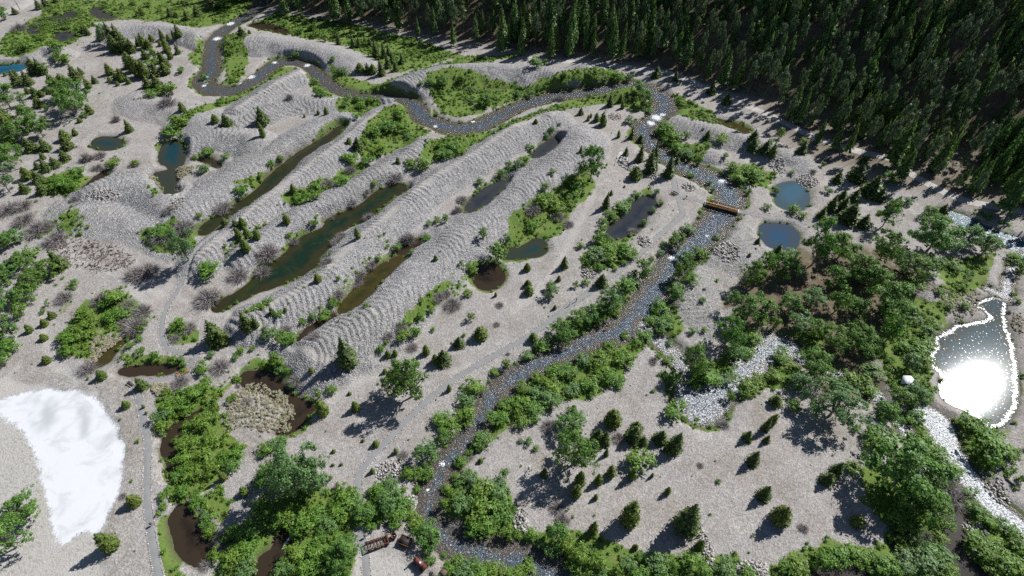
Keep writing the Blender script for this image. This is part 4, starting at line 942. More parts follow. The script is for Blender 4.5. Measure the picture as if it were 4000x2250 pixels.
'D2': """480 700 180 440 T;250 600 290 330 T;640 700 230 300 T;900 760 600 250 S;1210 160 95 75 J;1080 105 75 35 J;785 215 180 40 J;860 345 320 35 J;775 350 325 35 J;1175 425 370 50 J;1410 230 170 50 J;1450 295 270 35 J;1350 570 450 150 S;1620 630 530 110 S;1890 150 0 140 T;1730 320 110 230 T;1550 470 370 150 S;1710 510 340 180 S;1490 610 550 90 S;1230 640 530 160 S;1370 800 640 240 T;1100 900 760 210 T;1240 940 840 130 S;1430 900 800 200 S;830 570 500 70 S;760 490 430 60 S;945 590 540 70 S;640 900 770 200 S;500 1000 850 260 S;1620 980 890 170 S;1750 1180 960 260 T;1760 1330 1230 130 S;1890 1280 1200 90 S;680 1110 1000 150 S;620 1280 1110 220 S;420 1300 1130 220 S;900 1320 1080 300 T;640 1400 1240 180 S;930 1449 1370 130 S;900 1070 1020 50 S;2270 150 40 200 S;2260 190 130 120 S;2150 230 170 100 S;2060 370 240 140 S;2000 480 420 100 S;1920 620 500 130 S;2150 560 400 180 S;1890 800 650 130 S;2300 740 520 300 S;2450 650 510 230 S;2100 780 640 260 S;2250 900 740 300 S;2450 900 700 250 S;2050 1000 880 160 G;2200 1050 900 220 S;2330 1000 880 200 S;2520 1100 950 140 S;2500 490 340 120 S;2260 320 280 55 J;
740 980 880 190 S;820 880 760 200 S;380 900 780 240 S;200 950 800 240 S;80 820 680 220 S;1000 760 640 180 S;1280 760 660 170 S;1520 780 680 150 S;1560 880 790 140 S;60 560 420 160 S;300 1420 1300 200 S;500 1440 1330 200 S;780 1440 1320 200 S;1990 1420 1310 200 S;2120 1470 1340 220 S;2270 1480 1360 220 S;2420 1490 1380 220 S;2000 700 600 140 S;2040 560 480 130 S;2330 1480 1330 180 S;2200 1420 1310 180 S;250 160 60 180 S;120 220 110 160 S;260 150 90 100 G;1480 260 200 110 G;2560 1490 1400 150 S;1160 1000 920 130 S""",
'D3': """600 430 0 330 T;850 150 -20 150 C;930 150 0 110 C;945 250 170 50 C;1230 130 -30 190 C;1320 150 70 100 C;1260 400 180 280 S;1490 140 0 150 C;1620 230 20 160 C;990 470 350 95 J;870 540 440 85 J;1205 490 375 85 J;1405 465 415 35 J;680 560 410 110 J;640 680 540 110 J;840 690 635 50 J;270 735 680 40 S;320 470 375 80 C;565 795 755 40 S;615 855 835 30 S;1560 640 565 65 J;1170 970 735 190 J;1740 1050 770 230 C;810 1045 885 95 J;1240 1190 1140 60 J;890 1100 1065 40 J;1865 1210 1105 90 J;2360 110 0 110 C;2550 120 40 70 C;2410 350 210 120 C;2520 700 560 140 C;2420 1050 1010 40 S;450 800 700 150 G;510 930 810 150 G;495 900 860 45 S;450 1130 930 200 T;200 1090 980 140 S;290 1170 1070 130 S;560 1240 1050 170 S;420 1260 1100 200 S;690 1350 1150 200 S;640 1440 1250 220 S;850 1390 1220 170 S;1170 1400 1240 170 S;1060 1440 1330 130 S;1270 1300 1200 120 S;1420 1400 1230 230 S;1620 1440 1290 130 S;1790 1400 1220 230 S;1920 1449 1340 150 S;2120 1440 1270 200 S;2370 1490 1390 170 S;30 1120 940 110 S;30 900 680 90 S;
1890 360 310 70 G;2070 520 470 70 S;1070 100 10 130 G;170 120 60 110 S;240 200 130 90 S;90 110 70 70 S;1260 1470 1380 200 S;1500 1480 1380 180 S;760 1470 1360 180 S;880 1480 1400 160 S;150 1420 1330 180 S;60 1470 1370 160 S""",
'D4': """700 420 60 400 T;650 130 10 180 S;760 480 310 170 T;860 530 330 200 T;330 310 240 80 C;380 260 185 70 C;60 540 440 105 J;500 550 490 80 J;740 570 440 180 S;470 240 170 90 S;280 790 680 110 S;370 760 660 120 S;450 720 650 110 S;150 800 740 120 S;520 750 680 110 S;770 700 630 80 S;970 640 580 90 S;1000 340 250 150 G;1040 400 330 150 G;1030 240 190 110 S;1250 160 40 190 S;1340 170 60 120 S;1210 190 150 80 S;1430 310 230 60 S;
940 480 380 140 S;970 550 470 110 S;900 420 340 110 S;840 690 620 120 S;900 720 640 130 S;980 760 680 130 S;880 790 710 150 S;760 780 690 140 S;1000 810 750 120 S;660 800 720 130 S;600 790 730 120 S;1170 640 580 110 S;1200 720 630 140 S;1280 700 620 130 S;1320 800 700 150 S;1420 720 600 140 S;1400 820 730 150 S;1180 470 410 90 S;1240 540 470 100 S;1130 370 320 80 S;1340 590 510 120 S;860 130 40 150 S;940 180 110 130 S;580 60 10 110 S;730 660 600 110 S;1240 800 730 110 S;870 60 0 110 S;110 810 740 100 S;200 560 530 60 G;180 790 720 90 S""",
}
GROUPN = {'C': 'dark conifers on the tailings', 'J': 'young conifers on the gravel', 'T': 'broadleaf trees by the water', 'S': 'green shrubs', 'G': 'bare grey shrubs'}
PLANTS = []
for fr, s in PL.items():
    kz = FR[fr][2] * 1.55279
    for e in s.replace('\n', '').split(';'):
        if not e.strip(): continue
        a = e.split(); x, yb, yt, w = map(float, a[:4]); K = a[4]
        u, vb = zf(fr, x, yb); vt = zf(fr, x, yt)[1]; wp = w / kz
        vm = (vb + vt) / 2
        t = (vb - PH / 2) / FPX; dep = math.atan2(SP + t * CP, CP - t * SP); sd_, cd_ = math.sin(dep), math.cos(dep)
        sc = px_per_m(vb); Wm = wp / sc; T = (vb - vt) / sc
        if K in 'CJ':
            h = (T - .42 * Wm * sd_) / cd_
            lo, hi = (1.15, 3.2) if K == 'C' else (1.0, 2.6)
            h = min(max(h, lo * Wm), hi * Wm)
            vbase = vb - .40 * Wm * sd_ * sc
        else:
            q = (T / 2) ** 2 - (Wm / 2 * sd_) ** 2
            h = math.sqrt(max(q, 0)) / (.45 * cd_)
            lo, hi = dict(T=(.85, 1.7), S=(.55, 1.15), G=(.45, .9))[K]
            h = min(max(h, lo * Wm), hi * Wm)
            vbase = vm + .52 * h * cd_ * sc
        PLANTS.append(dict(K=K, u=u, v=vbase, W=Wm, h=h, top=vt))

LAND = [('the wooden footbridge', 1815, 518), ('the round blue pond', 1995, 488), ('the lower blue pond', 1963, 592), ('the white rock patch', 150, 1160),
 ('the glittering settling pond', 2440, 900), ('the rusty iron truss', 945, 1365), ('the little plank boardwalk', 457, 936), ('the centre grey pond', 1590, 545),
 ('the small teal pond', 1330, 622), ('the brown pool', 1228, 692), ('the long green pond', 760, 640), ('the teal pond', 430, 400), ('the left edge blue pond', 25, 165),
 ('the big river bend', 1150, 315), ('the river rapids', 1650, 295), ('the upper rapids', 600, 205), ('the side channel pool', 1770, 1030), ('the pale roofed hut', 2280, 958),
 ('the two walkers', 1440, 765), ('the bottom river bend', 1090, 1320), ('the trail platform', 405, 1280), ('the marsh with pale reeds', 650, 1030), ('the outflow channel', 2440, 1220),
 ('the slow grey stream', 2400, 1320), ('the debris heap', 245, 645), ('the trail hairpin', 440, 860), ('the short green channel', 930, 710), ('the upper green channel', 690, 440),
 ('the meadow pools', 150, 70), ('the forest road', 2000, 315), ('the blue stream', 2470, 585), ('the log pile', 1575, 392), ('the white log', 720, 1365), ('the bare gravel flat', 1750, 1250),
 ('the striped ridge by the forest', 1250, 190), ('the far valley road', 50, 20), ('the left pine bank', 30, 420), ('the left grove', 60, 720), ('the gravel mound', 350, 480), ('the bottom right corner', 2500, 1420),
 ('the riverside trail', 1000, 1080), ('the trail bend', 905, 1190), ('the reedy brown channel', 780, 830)]
ORD = ['nearest', 'second nearest', 'third nearest', 'fourth nearest', 'fifth nearest', 'sixth nearest', 'seventh nearest', 'eighth nearest', 'ninth nearest', 'tenth nearest', 'eleventh nearest', 'twelfth nearest', 'thirteenth nearest', 'fourteenth nearest', 'fifteenth nearest', 'sixteenth nearest', 'seventeenth nearest', 'eighteenth nearest', 'nineteenth nearest', 'twentieth nearest']
ADJ = {'C': 'dark conifer', 'J': 'young yellow green conifer', 'T': 'leafy broadleaf tree', 'S': 'green shrub', 'G': 'bare grey twiggy shrub'}
def describe(items):
    """labels from size, kind and place beside the nearest landmark; ties are ranked by distance"""
    by = {}
    for p in items:
        nm, lu, lv = min(LAND, key=lambda q: (q[1] - p['u']) ** 2 + (q[2] - p['v']) ** 2)
        du, dv = p['u'] - lu, p['v'] - lv
        rel = ('left of' if du < 0 else 'right of') if abs(du) > abs(dv) else ('above' if dv < 0 else 'below')
        lim = {'C': (4, 8), 'J': (2.2, 4.5), 'T': (8, 13), 'S': (2.4, 4.2), 'G': (2.4, 4.2)}[p['K']]
        sz = 'small' if p['h'] < lim[0] else ('medium' if p['h'] < lim[1] else 'large')
        p['d'] = math.hypot(du, dv)
        by.setdefault((sz, ADJ[p['K']], rel, nm), []).append(p)
    for (sz, adj, rel, nm), L in by.items():
        L.sort(key=lambda p: p['d'])
        for i, p in enumerate(L):
            p['label'] = f'{sz} {adj} {rel} {nm}' if len(L) == 1 else f'{sz} {adj} {rel} {nm}, {ORD[min(i, 19)]} to it'
describe(PLANTS)
NAME = {'C': 'conifer', 'J': 'young_conifer', 'T': 'cottonwood_tree', 'S': 'shrub', 'G': 'bare_shrub', 'F': 'fir_tree', 'P': 'pine_tree'}
def put_tree(K, name, x, y, z, W, h, label, cat_, group, rg, proto=None):
    key = 'B' if (K == 'T' and W > 8.5) else K
    tr, cr = PROTO[key][int(rg.integers(len(PROTO[key])))]
    r = bpy.data.objects.new(name, None); r.empty_display_size = .3; COL.objects.link(r)
    r.location = (x, y, z - .05); r.rotation_euler = (rg.normal(0, .02), rg.normal(0, .02), rg.uniform(0, 6.28)); r.scale = (W, W * rg.uniform(.9, 1.1), h)
    tag(r, label, cat_, group)
    for n_, m_ in (('trunk', tr), ('crown', cr)):
        c = bpy.data.objects.new(n_, m_); COL.objects.link(c); c.parent = r
    return r
nS = 0
STUFF_S = []
SH = sorted([p for p in PLANTS if p['K'] == 'S'], key=lambda p: -p['W'] * px_per_m(p['v']))
for i, p in enumerate(SH): p['rest'] = i >= 300
for p in PLANTS:
    x, y, z = hit(p['u'], p['v'])
    if p['K'] in 'CJT':
        put_tree(p['K'], NAME[p['K']], x, y, z, p['W'] * ((1.34 if p['W'] < 9 else 1.2) if p['K'] == 'T' else 1.28), p['h'] * (1.15 if p['K'] == 'T' else 1.1), p['label'], 'tree', GROUPN[p['K']], rng)
    else:
        if p.get('rest'):
            STUFF_S.append((x, y, z, p['W'], p['h'])); continue
        o = bpy.data.objects.new(NAME[p['K']], PROTO[p['K']][int(rng.integers(5))]); COL.objects.link(o)
        o.location = (x, y, z - .05); o.rotation_euler = (0, 0, rng.uniform(0, 6.28)); o.scale = (p['W'] * 1.30, p['W'] * rng.uniform(1.1, 1.45), p['h'] * 1.12)
        tag(o, p['label'], 'shrub', GROUPN[p['K']])

# ------------------------------------------------------------------ scatter: one object of many small plants or stones
HOLD = bpy.data.collections.new('scatter_sources')
def scatter(name, P, S, protos, kind='stuff', parent=None, label=None, cat_=None, flat=None):
    P = np.asarray(P, np.float32); n = len(P)
    me = bpy.data.meshes.new(name); me.vertices.add(n); me.vertices.foreach_set('co', P.ravel())
    S = np.asarray(S, np.float32)
    if S.ndim == 1: S = np.stack([S, S, S], 1)
    a = me.attributes.new('sc', 'FLOAT_VECTOR', 'POINT'); a.data.foreach_set('vector', S.ravel())
    R = np.zeros((n, 3), np.float32); R[:, 2] = rng.random(n) * 6.283
    a = me.attributes.new('rt', 'FLOAT_VECTOR', 'POINT'); a.data.foreach_set('vector', R.ravel())
    a = me.attributes.new('ix', 'INT', 'POINT'); a.data.foreach_set('value', rng.integers(0, len(protos), n).astype(np.int32))
    o = link(name, me, parent)
    ng = bpy.data.node_groups.new(name + '_scatter', 'GeometryNodeTree')
    ng.interface.new_socket('Geometry', in_out='INPUT', socket_type='NodeSocketGeometry')
    ng.interface.new_socket('Geometry', in_out='OUTPUT', socket_type='NodeSocketGeometry')
    N, L = ng.nodes, ng.links
    gi, go = N.new('NodeGroupInput'), N.new('NodeGroupOutput')
    ip = N.new('GeometryNodeInstanceOnPoints'); jn = N.new('GeometryNodeGeometryToInstance')
    for ob in protos:
        oi = N.new('GeometryNodeObjectInfo'); oi.inputs['Object'].default_value = ob; oi.inputs['As Instance'].default_value = True
        L.new(oi.outputs['Geometry'], jn.inputs[0])
    jj = N.new('GeometryNodeJoinGeometry')
    for l_ in list(jn.inputs[0].links): L.new(l_.from_socket, jj.inputs[0])
    N.remove(jn)
    ip.inputs['Pick Instance'].default_value = True
    L.new(gi.outputs[0], ip.inputs['Points']); L.new(jj.outputs[0], ip.inputs['Instance'])
    for nm, typ, sock in (('sc', 'FLOAT_VECTOR', 'Scale'), ('ix', 'INT', 'Instance Index'), ('rt', 'FLOAT_VECTOR', 'Rotation')):
        q = N.new('GeometryNodeInputNamedAttribute'); q.data_type = typ; q.inputs['Name'].default_value = nm
        L.new(q.outputs[0], ip.inputs[sock])
    L.new(ip.outputs[0], go.inputs[0])
    md = o.modifiers.new('scatter', 'NODES'); md.node_group = ng
    return tag(o, label, cat_, kind=kind)
def source(name, me):
    o = bpy.data.objects.new(name, me); HOLD.objects.link(o); return o
SRC_S = [source('shrub_source', m) for m in PROTO['S']]
SRC_K = [source('meadow_source', m) for m in PROTO['K']]
SRC_G = [source('twig_source', m) for m in PROTO['G']]
SRC_R = []
for i in range(5):
    mb = MB(); mb.rock((0, 0, .1), .5, np.random.default_rng(40 + i)); SRC_R.append(source('stone_source', mb.mesh('stone', M['stone'])))
SRC_F = []
for K in 'FP':
    for tr, cr in PROTO[K]:
        tv = np.empty(len(tr.vertices) * 3, np.float32); tr.vertices.foreach_get('co', tv); tv = tv.reshape(-1, 3)
        cv = np.empty(len(cr.vertices) * 3, np.float32); cr.vertices.foreach_get('co', cv); cv = cv.reshape(-1, 3)
        tq = [list(p.vertices) for p in tr.polygons if len(p.vertices) == 4]
        cq = np.array([list(p.vertices) for p in cr.polygons])
        V = np.concatenate([cv, tv]); Q = np.concatenate([cq, np.array(tq) + len(cv)])
        SRC_F.append(source('forest_source', mesh_np('forest_tree', V, Q, None, mats=[M[K], M['bark']], midx=[0] * len(cq) + [1] * len(tq))))

# ------------------------------------------------------------------ the forest on the hill
def poisson(x0, x1, y0, y1, r, n, ok, rg):
    cells = {}; out = []
    for _ in range(n):
        x, y = rg.uniform(x0, x1), rg.uniform(y0, y1)
        rr = r * rg.uniform(.75, 1.5)
        i, j = int(x // r), int(y // r)
        if any((x - a) ** 2 + (y - b) ** 2 < rr * rr for di in (-1, 0, 1) for dj in (-1, 0, 1) for a, b in cells.get((i + di, j + dj), ())): continue
        if not ok(x, y): continue
        cells.setdefault((i, j), []).append((x, y)); out.append((x, y))
    return out
ROADP = TRAILS[8]['P']
def forest_ok(x, y):
    hd = float(samp(HILLD, x, y))
    if np.min((ROADP[:, 0] - x) ** 2 + (ROADP[:, 1] - y) ** 2) < 10: return False
    dens = 0.62 if hd > 6 else (0.55 if hd > -1 else (0.30 if hd > -7 else 0))
    if x > 95:
        if hd < 28: dens = .40
        if hd < 3: dens = .42
        if hd < -10 - .42 * (x - 95): dens = 0
        if hd < -36: dens = 0
    if samp(WSD, x, y) < 2: return False
    if hd > 0 and float(samp(N_LO, x, y)) > .34: dens *= .35
    return rng.random() < dens
FT = poisson(-175, 335, 150, 398, 4.1, 42000, forest_ok, rng)
rows = []
for x, y in FT:
    z = float(gz(x, y)); h = rng.triangular(9, 19, 26) * (1 if float(samp(HILLD, x, y)) > -4 or x > 95 else .75)
    u, v = project(x, y, z + h * .7); ub, vb = project(x, y, z)
    K = 'P' if rng.random() < (.62 if (x > 70 and float(samp(HILLD, x, y)) < 45) else .36) else 'F'
    W = h * (rng.uniform(.26, .46) if K == 'F' else rng.uniform(.27, .36))
    inside = -20 < u < PW + 20 and -10 < v < PH
    rows.append((inside, (x * x + y * y + (z - CAM_H) ** 2), x, y, z, W, h, K, u, v, vb))
rows.sort(key=lambda r: (not r[0], r[1]))
FL = []
for i, (ins, d, x, y, z, W, h, K, u, v, vb) in enumerate(rows):
    if ins and i < 296:
        hd = float(samp(HILLD, x, y))
        place = 'at the forest foot' if hd < 8 else ('on the lower slope' if hd < 25 else 'higher on the slope')
        side = [n_ for lim, n_ in ((900, 'above the upper meadow'), (1150, 'above the first striped ridge'), (1350, 'above the big river bend'), (1550, 'above the long striped ridge'), (1700, 'above the river rapids'), (1850, 'above the roadside meadow'), (2000, 'above the round blue pond'), (2150, 'above the lower blue pond'), (2300, 'above the big grove'), (2450, 'above the blue stream'), (9999, 'at the right edge of the picture')) if u < lim][0]
        sz = 'short' if h < 17.5 else ('mid sized' if h < 20.8 else 'tall')
        kn = f'{sz} pointed fir' if K == 'F' else f'{sz} bare trunked pine'
        lab = f'{kn} {place} {side}'
        put_tree(K, NAME[K], x, y, z, W, h, lab, 'tree', f'{sz} {"firs" if K == "F" else "pines"} {place} {side}', rng)
    else:
        FL.append((x, y, z, W, h))
FL = np.array(FL)
scatter('forest', FL[:, :3], np.stack([FL[:, 3], FL[:, 3], FL[:, 4]], 1), SRC_F, label='dense dark conifer forest covering the upper hillside', cat_='forest')

# ------------------------------------------------------------------ low plants, thickets, stones
def in_frame(x, y, z, m=60):
    zc = y * CP - (z - CAM_H) * SP; yc = y * SP + (z - CAM_H) * CP
    u = PW / 2 + FPX * x / zc; v = PH / 2 - FPX * yc / zc
    return (u > -m) & (u < PW + m) & (v > -m) & (v < PH + m)
def rand_pts(n, weight):
    x = rng.uniform(X0, X1, n); y = rng.uniform(Y0, Y1, n)
    z = gz(x, y)
    k = in_frame(x, y, z) & (rng.random(n) < samp(weight, x, y)) & (samp(WSD, x, y) > .35)
    return x[k], y[k], z[k]
x, y, z = rand_pts(200000, GREEN * (1 - FLOOR * .7) * np.clip(.55 + 1.1 * N_MID, .08, 1))
s = rng.uniform(.5, 1.5, len(x)) * (1 + .5 * samp(N_LO, x, y))
scatter('meadow_plants', np.stack([x, y, z - .05], 1), np.stack([s * 1.2, s * 1.2, s * .75], 1), SRC_K, label='low green herbs and sedges covering damp ground by water', cat_='meadow plants')
THICK = sstep(.55, .95, GREEN + .5 * N_LO) * (1 - FLOOR)
x, y, z = rand_pts(13000, THICK * np.clip(.35 + 1.2 * N_MID, 0, 1))
s = rng.uniform(1.0, 2.6, len(x))
P3 = np.stack([x, y, z - .1], 1); S3 = np.stack([s * 1.25, s * 1.25, s * .85], 1)
if STUFF_S:
    q = np.array(STUFF_S); P3 = np.concatenate([P3, q[:, :3]]); S3 = np.concatenate([S3, np.stack([q[:, 3], q[:, 3], q[:, 4]], 1)])
scatter('willow_thicket', P3, S3, SRC_S, label='low willow thickets filling the wet hollows and river banks', cat_='thicket')
x, y, z = rand_pts(9000, np.clip(.10 + .35 * sstep(3.5, 1, WSD) , 0, 1) * (1 - LOT) * (1 - FLOOR) * sstep(.05, .3, N_LO + .4 * N_MID) * (COB < .9))
s = rng.uniform(.5, 1.7, len(x))
scatter('bare_scrub', np.stack([x, y, z - .05], 1), np.stack([s * 1.2, s * 1.2, s * .7], 1), SRC_G, label='low grey leafless scrub at the pond margins', cat_='scrub')
x, y, z = rand_pts(26000, (.05 + .25 * DIRTG) * (1 - LOT) * (1 - PATHM) * (1 - COB * .7) * (1 - FLOOR * .6))
s = rng.uniform(.25, .8, len(x))
scatter('weeds', np.stack([x, y, z - .03], 1), np.stack([s * 1.2, s * 1.2, s * .8], 1), SRC_K, label='sparse low weeds dotted over the gravel flats', cat_='weeds')
x, y, z = rand_pts(260000, (.06 + .18 * COB) * (1 - PATHM) * (1 - PALE) * (1 - GREEN) * (1 - .95 * np.maximum(LOT, WHT)) * (1 - FLOOR * .8))
s = np.minimum(.16 + rng.exponential(.13, len(x)), .75)
scatter('loose_stones', np.stack([x, y, z - .02], 1), np.stack([s, s * rng.uniform(.6, 1, len(x)), s * .6], 1), SRC_R, label='loose pale cobbles strewn over the gravel', cat_='stones')
for t_ in TRAILS[:8]:
    P = smooth_line(t_['P'], 3); d = np.gradient(P, axis=0); d /= np.linalg.norm(d, axis=1, keepdims=True) + 1e-9
    n_ = np.stack([-d[:, 1], d[:, 0]], 1); L = np.concatenate([[0], np.cumsum(np.linalg.norm(np.diff(P, axis=0), axis=1))])
    ss = np.arange(0, L[-1], .55); E = []
    for sgn in (-1, 1):
        k = np.array([np.interp(ss, L, P[:, i]) + sgn * (t_['hw'] + .12) * np.interp(ss, L, n_[:, i]) for i in (0, 1)]).T
        E.append(k[rng.random(len(k)) < (.85 if t_['kind'] == 'gravel' else .3)])
    E = np.concatenate(E) + rng.normal(0, .05, (len(np.concatenate(E)), 2))
    sz = rng.uniform(.28, .52, len(E))
    scatter('border_stones', np.column_stack([E, gz(E[:, 0], E[:, 1])]), np.stack([sz, sz, sz * .8], 1), SRC_R, parent=t_['obj'])

# ------------------------------------------------------------------ built things
def empty(name, loc, rz, label, cat_, group=None):
    r = bpy.data.objects.new(name, None); r.empty_display_size = .5; COL.objects.link(r)
    r.location = loc; r.rotation_euler = (0, 0, rz); return tag(r, label, cat_, group)
def frame_from(p, q, z=0.0):
    """middle point, heading and length of the line between two picture points"""
    a, b = np.array(at(*p, z)), np.array(at(*q, z)); d = b - a
    return (a + b) / 2, math.atan2(d[1], d[0]), float(np.hypot(*d))

# footbridge over the river
c, rz, L = frame_from(zf('B3', 1950, 590), zf('B3', 2270, 672), .4)
zb = max(float(gz(*B_W)), float(gz(*B_E)), 0.0) + .30
br = empty('footbridge', (c[0], c[1], zb), rz, 'wooden footbridge with brown railings crossing the river', 'bridge')
npl = int(L / .42); plank = MB().box((0, 0, 0), (.40, 1.9, .07)).mesh('plank', M['wood'])
for i in range(npl):
    link('plank', plank, br, (-L / 2 + (i + .5) * L / npl, 0, rng.uniform(-.006, .006)), (0, 0, rng.normal(0, .004)))
for s in (-1, 1):
    MB().bar((-L / 2, s * .82, -.30), (L / 2, s * .82, -.30), .16, .48).build('beam', M['steel'], br)
    np_ = 11
    for i in range(np_):
        MB().box((-L / 2 + .08 + i * (L - .16) / (np_ - 1), s * .93, .52), (.10, .10, 1.15)).build('post', M['steel'], br)
    for zz, w in ((1.12, .14), (.78, .07), (.45, .07)):
        MB().bar((-L / 2, s * (.93 - .0), zz), (L / 2, s * .93, zz), .09 if zz < 1 else .16, w).build('rail', M['wood' if zz > 1 else 'steel'], br)
    e = s * (L / 2 + .22)
    MB().box((e, 0, -.45), (.42, 2.3, .95)).build('abutment', M['concrete'], br)
# plank boardwalk over the marsh
c, rz, L = frame_from(zf('C1', 1775, 880), zf('C1', 1890, 815), .2)
L *= 1.05
bw = empty('boardwalk', (c[0], c[1], .12), rz, 'little brown plank boardwalk over the marsh pool', 'boardwalk')
npl = int(L / .34); plank2 = MB().box((0, 0, 0), (.31, 1.5, .06)).mesh('plank', M['wood'])
for i in range(npl): link('plank', plank2, bw, (-L / 2 + (i + .5) * L / npl, 0, rng.uniform(-.008, .008)))
for s in (-1, 1):
    MB().bar((-L / 2, s * .6, -.14), (L / 2, s * .6, -.14), .12, .2).build('beam', M['oldwood'], bw)
    MB().bar((-L / 2, s * .72, .09), (L / 2, s * .72, .09), .1, .1).build('kerb_rail', M['oldwood'], bw)
# benches beside the trails
def bench(uv, rz, label, k=1.0):
    x, y, z = hit(*uv); b = empty('bench', (x, y, z), rz, label, 'bench', 'trail benches')
    for i in (-1, 0, 1): MB().box((0, .15 * i * k, .45), (1.9 * k, .13, .05)).build('seat_slat', M['dark'], b)
    for i in (0, 1): MB().box((0, -.26 * k - .03 * i, .64 + .17 * i), (1.9 * k, .045, .14)).build('back_slat', M['dark'], b)
    for s in (-1, 1):
        MB().bar((s * .8 * k, .16, 0), (s * .8 * k, .16, .43), .07).build('leg', M['steel'], b)
        MB().bar((s * .8 * k, -.2, 0), (s * .8 * k, -.3, .9), .07).build('leg', M['steel'], b)
bench(zf('B3', 1622, 505), -.75, 'dark bench left of the trail junction by the footbridge', 1.1)
bench(zf('B3', 1648, 498), -.75, 'dark bench right beside the trail junction by the footbridge', 1.1)
bench(zf('C1', 1325, 965), -.5, 'dark bench at the corner of the lower trail', 1.2)
# signs
def sign(uv, label):
    x, y, z = hit(*uv); b = empty('trail_sign', (x, y, z), .6, label, 'sign', 'trail signs')
    for s in (-1, 1): MB().bar((s * .35, 0, 0), (s * .35, 0, 1.1), .08).build('post', M['oldwood'], b)
    o = MB().box((0, 0, 0), (1.0, .6, .05)).build('panel', M['board'], b, loc=(0, -.05, 1.15), rot=(.6, 0, 0))
sign(zf('D1', 1545, 935), 'small reading sign on posts at the edge of the lower trail')
sign(zf('D2', 1110, 1055), 'small reading sign beside the path near the rusty truss')
sign(zf('B3', 1750, 545), 'small reading sign beside the footbridge approach')

# logs
def log(p, q, r, label, mat='log', z=.25, group=None):
    a, b = hit(*p), hit(*q); L = math.dist(a[:2], b[:2])
    o_ = Vector(a); d = Vector((b[0] - a[0], b[1] - a[1], b[2] - a[2]))
    pts_ = [d * t + Vector((0, 0, r + rng.normal(0, .03))) for t in (0, .25, .5, .75, 1)]
    mb = MB().tube(pts_, [r * 1.15, r * 1.05, r, r * .85, r * .6], 8)
    for t in (.35, .62, .8):
        e = d * t + Vector((0, 0, r)); mb.tube([e, e + Vector((rng.normal(0, .25), rng.normal(0, .25), .25))], [r * .3, r * .1], 5)
    return tag(mb.build('log', M[mat], loc=o_), label, 'log', group)
log(zf('D2', 258, 1205), zf('D2', 362, 1035), .22, 'long white bleached log lying across the dark marsh pool')
for i, (p, q) in enumerate([((1030, 215), (1085, 95)), ((1045, 190), (1092, 80)), ((1062, 160), (1100, 78)), ((1080, 140), (1112, 80)), ((1052, 150), (1078, 85))]):
    log(zf('B3', *p), zf('B3', *q), .17, f'{["longest lowest", "second", "third", "rightmost short", "leftmost short"][i]} pale log of the pile beside the dark boulders', group='pale logs piled by the boulders')
log(zf('D4', 1325, 203), zf('D4', 1380, 250), .25, 'upper weathered log on the rocks right of the outflow channel', 'board')
log(zf('D4', 1352, 268), zf('D4', 1430, 335), .25, 'lower weathered log on the rocks right of the outflow channel', 'board')
log(zf('C4', 1290, 446), zf('C4', 1322, 415), .2, 'short pale log on bare dirt left of the settling pond')
log(zf('C4', 1130, 930), zf('C4', 1290, 950), .12, 'thin grey log beside the pale roofed hut', 'board')
log(zf('C3', 1930, 1365), zf('C3', 2030, 1340), .15, 'thin branch at the foot of the side channel pool', 'board')
log(zf('B1', 720, 640), zf('B1', 820, 590), .16, 'grey log on the gravel mound at left', 'board')
log(zf('C4', 0, 745), zf('C4', 110, 735), .15, 'fallen grey log beside the side channel', 'board')
log(zf('B3', 2393, 455), zf('B3', 2394, 420), .2, 'short white post log by the river above the footbridge')

# rock piles: boulders too small to pick apart singly
def rocks(fr, x, y, rx, ry, n, s0, s1, label, mat=None, hump=.8):
    u, v = zf(fr, x, y); k = FR[fr][2] * 1.55279
    P, S = [], []
    X, Y = at(u, v); A = rx / k / px_per_m(v); B = ry / k / px_per_m(v) / max(.35, math.sin(math.atan2(CAM_H, Y)))
    r = np.sqrt(rng.random(n)); th = rng.random(n) * 6.283
    xx, yy = X + A * r * np.cos(th), Y + B * r * np.sin(th)
    zz = gz(xx, yy) + hump * (1 - r ** 2) * rng.random(n)
    s = rng.uniform(s0, s1, n)
    o = scatter('rock_pile', np.stack([xx, yy, zz], 1), np.stack([s, s, s * .8], 1), SRC_R, label=label, cat_='rock pile')
rocks('B3', 1120, 170, 60, 60, 110, .5, 1.1, 'pale boulders heaped below the log pile')
rocks('B3', 1190, 220, 80, 45, 150, .4, 1.0, 'dark boulder heap left of the tall conifers')
rocks('B3', 1430, 315, 60, 45, 120, .4, .8, 'pale rocks heaped between the two tall conifers')
rocks('B3', 1780, 430, 70, 45, 110, .4, .9, 'scattered rock heap above the bridge approach')
rocks('B3', 1330, 980, 80, 60, 130, .4, .9, 'pale rocks below the centre pond beside the trail')
rocks('B3', 2150, 1100, 130, 100, 260, .4, .9, 'dark cobble heap right of the river below the bridge')
rocks('B3', 770, 1300, 80, 60, 120, .35, .8, 'pale rocks on the flat right of the brown pool')
rocks('D2', 1380, 390, 190, 110, 320, .3, .7, 'white rocks strewn between trail bend and river')
rocks('D2', 1550, 710, 70, 90, 110, .4, .9, 'white boulders on the river bank below the trail')
rocks('D3', 90, 880, 80, 110, 140, .3, .8, 'reddish rocks at the left edge of the gravel flat')
rocks('D3', 2420, 1370, 160, 80, 220, .35, .8, 'grey cobbles at the bottom of the gravel flat')
rocks('D3', 1960, 1200, 60, 200, 200, .35, .7, 'line of cobbles down the gravel flat')
rocks('A3', 1040, 1170, 70, 40, 110, .3, .7, 'pale rocks on the knoll inside the river bend')
rocks('B4', 90, 230, 80, 70, 150, .3, .8, 'dark cobbles above the round blue pond')
rocks('B4', 410, 370, 110, 60, 200, .3, .8, 'brown rocky bank above the round blue pond')
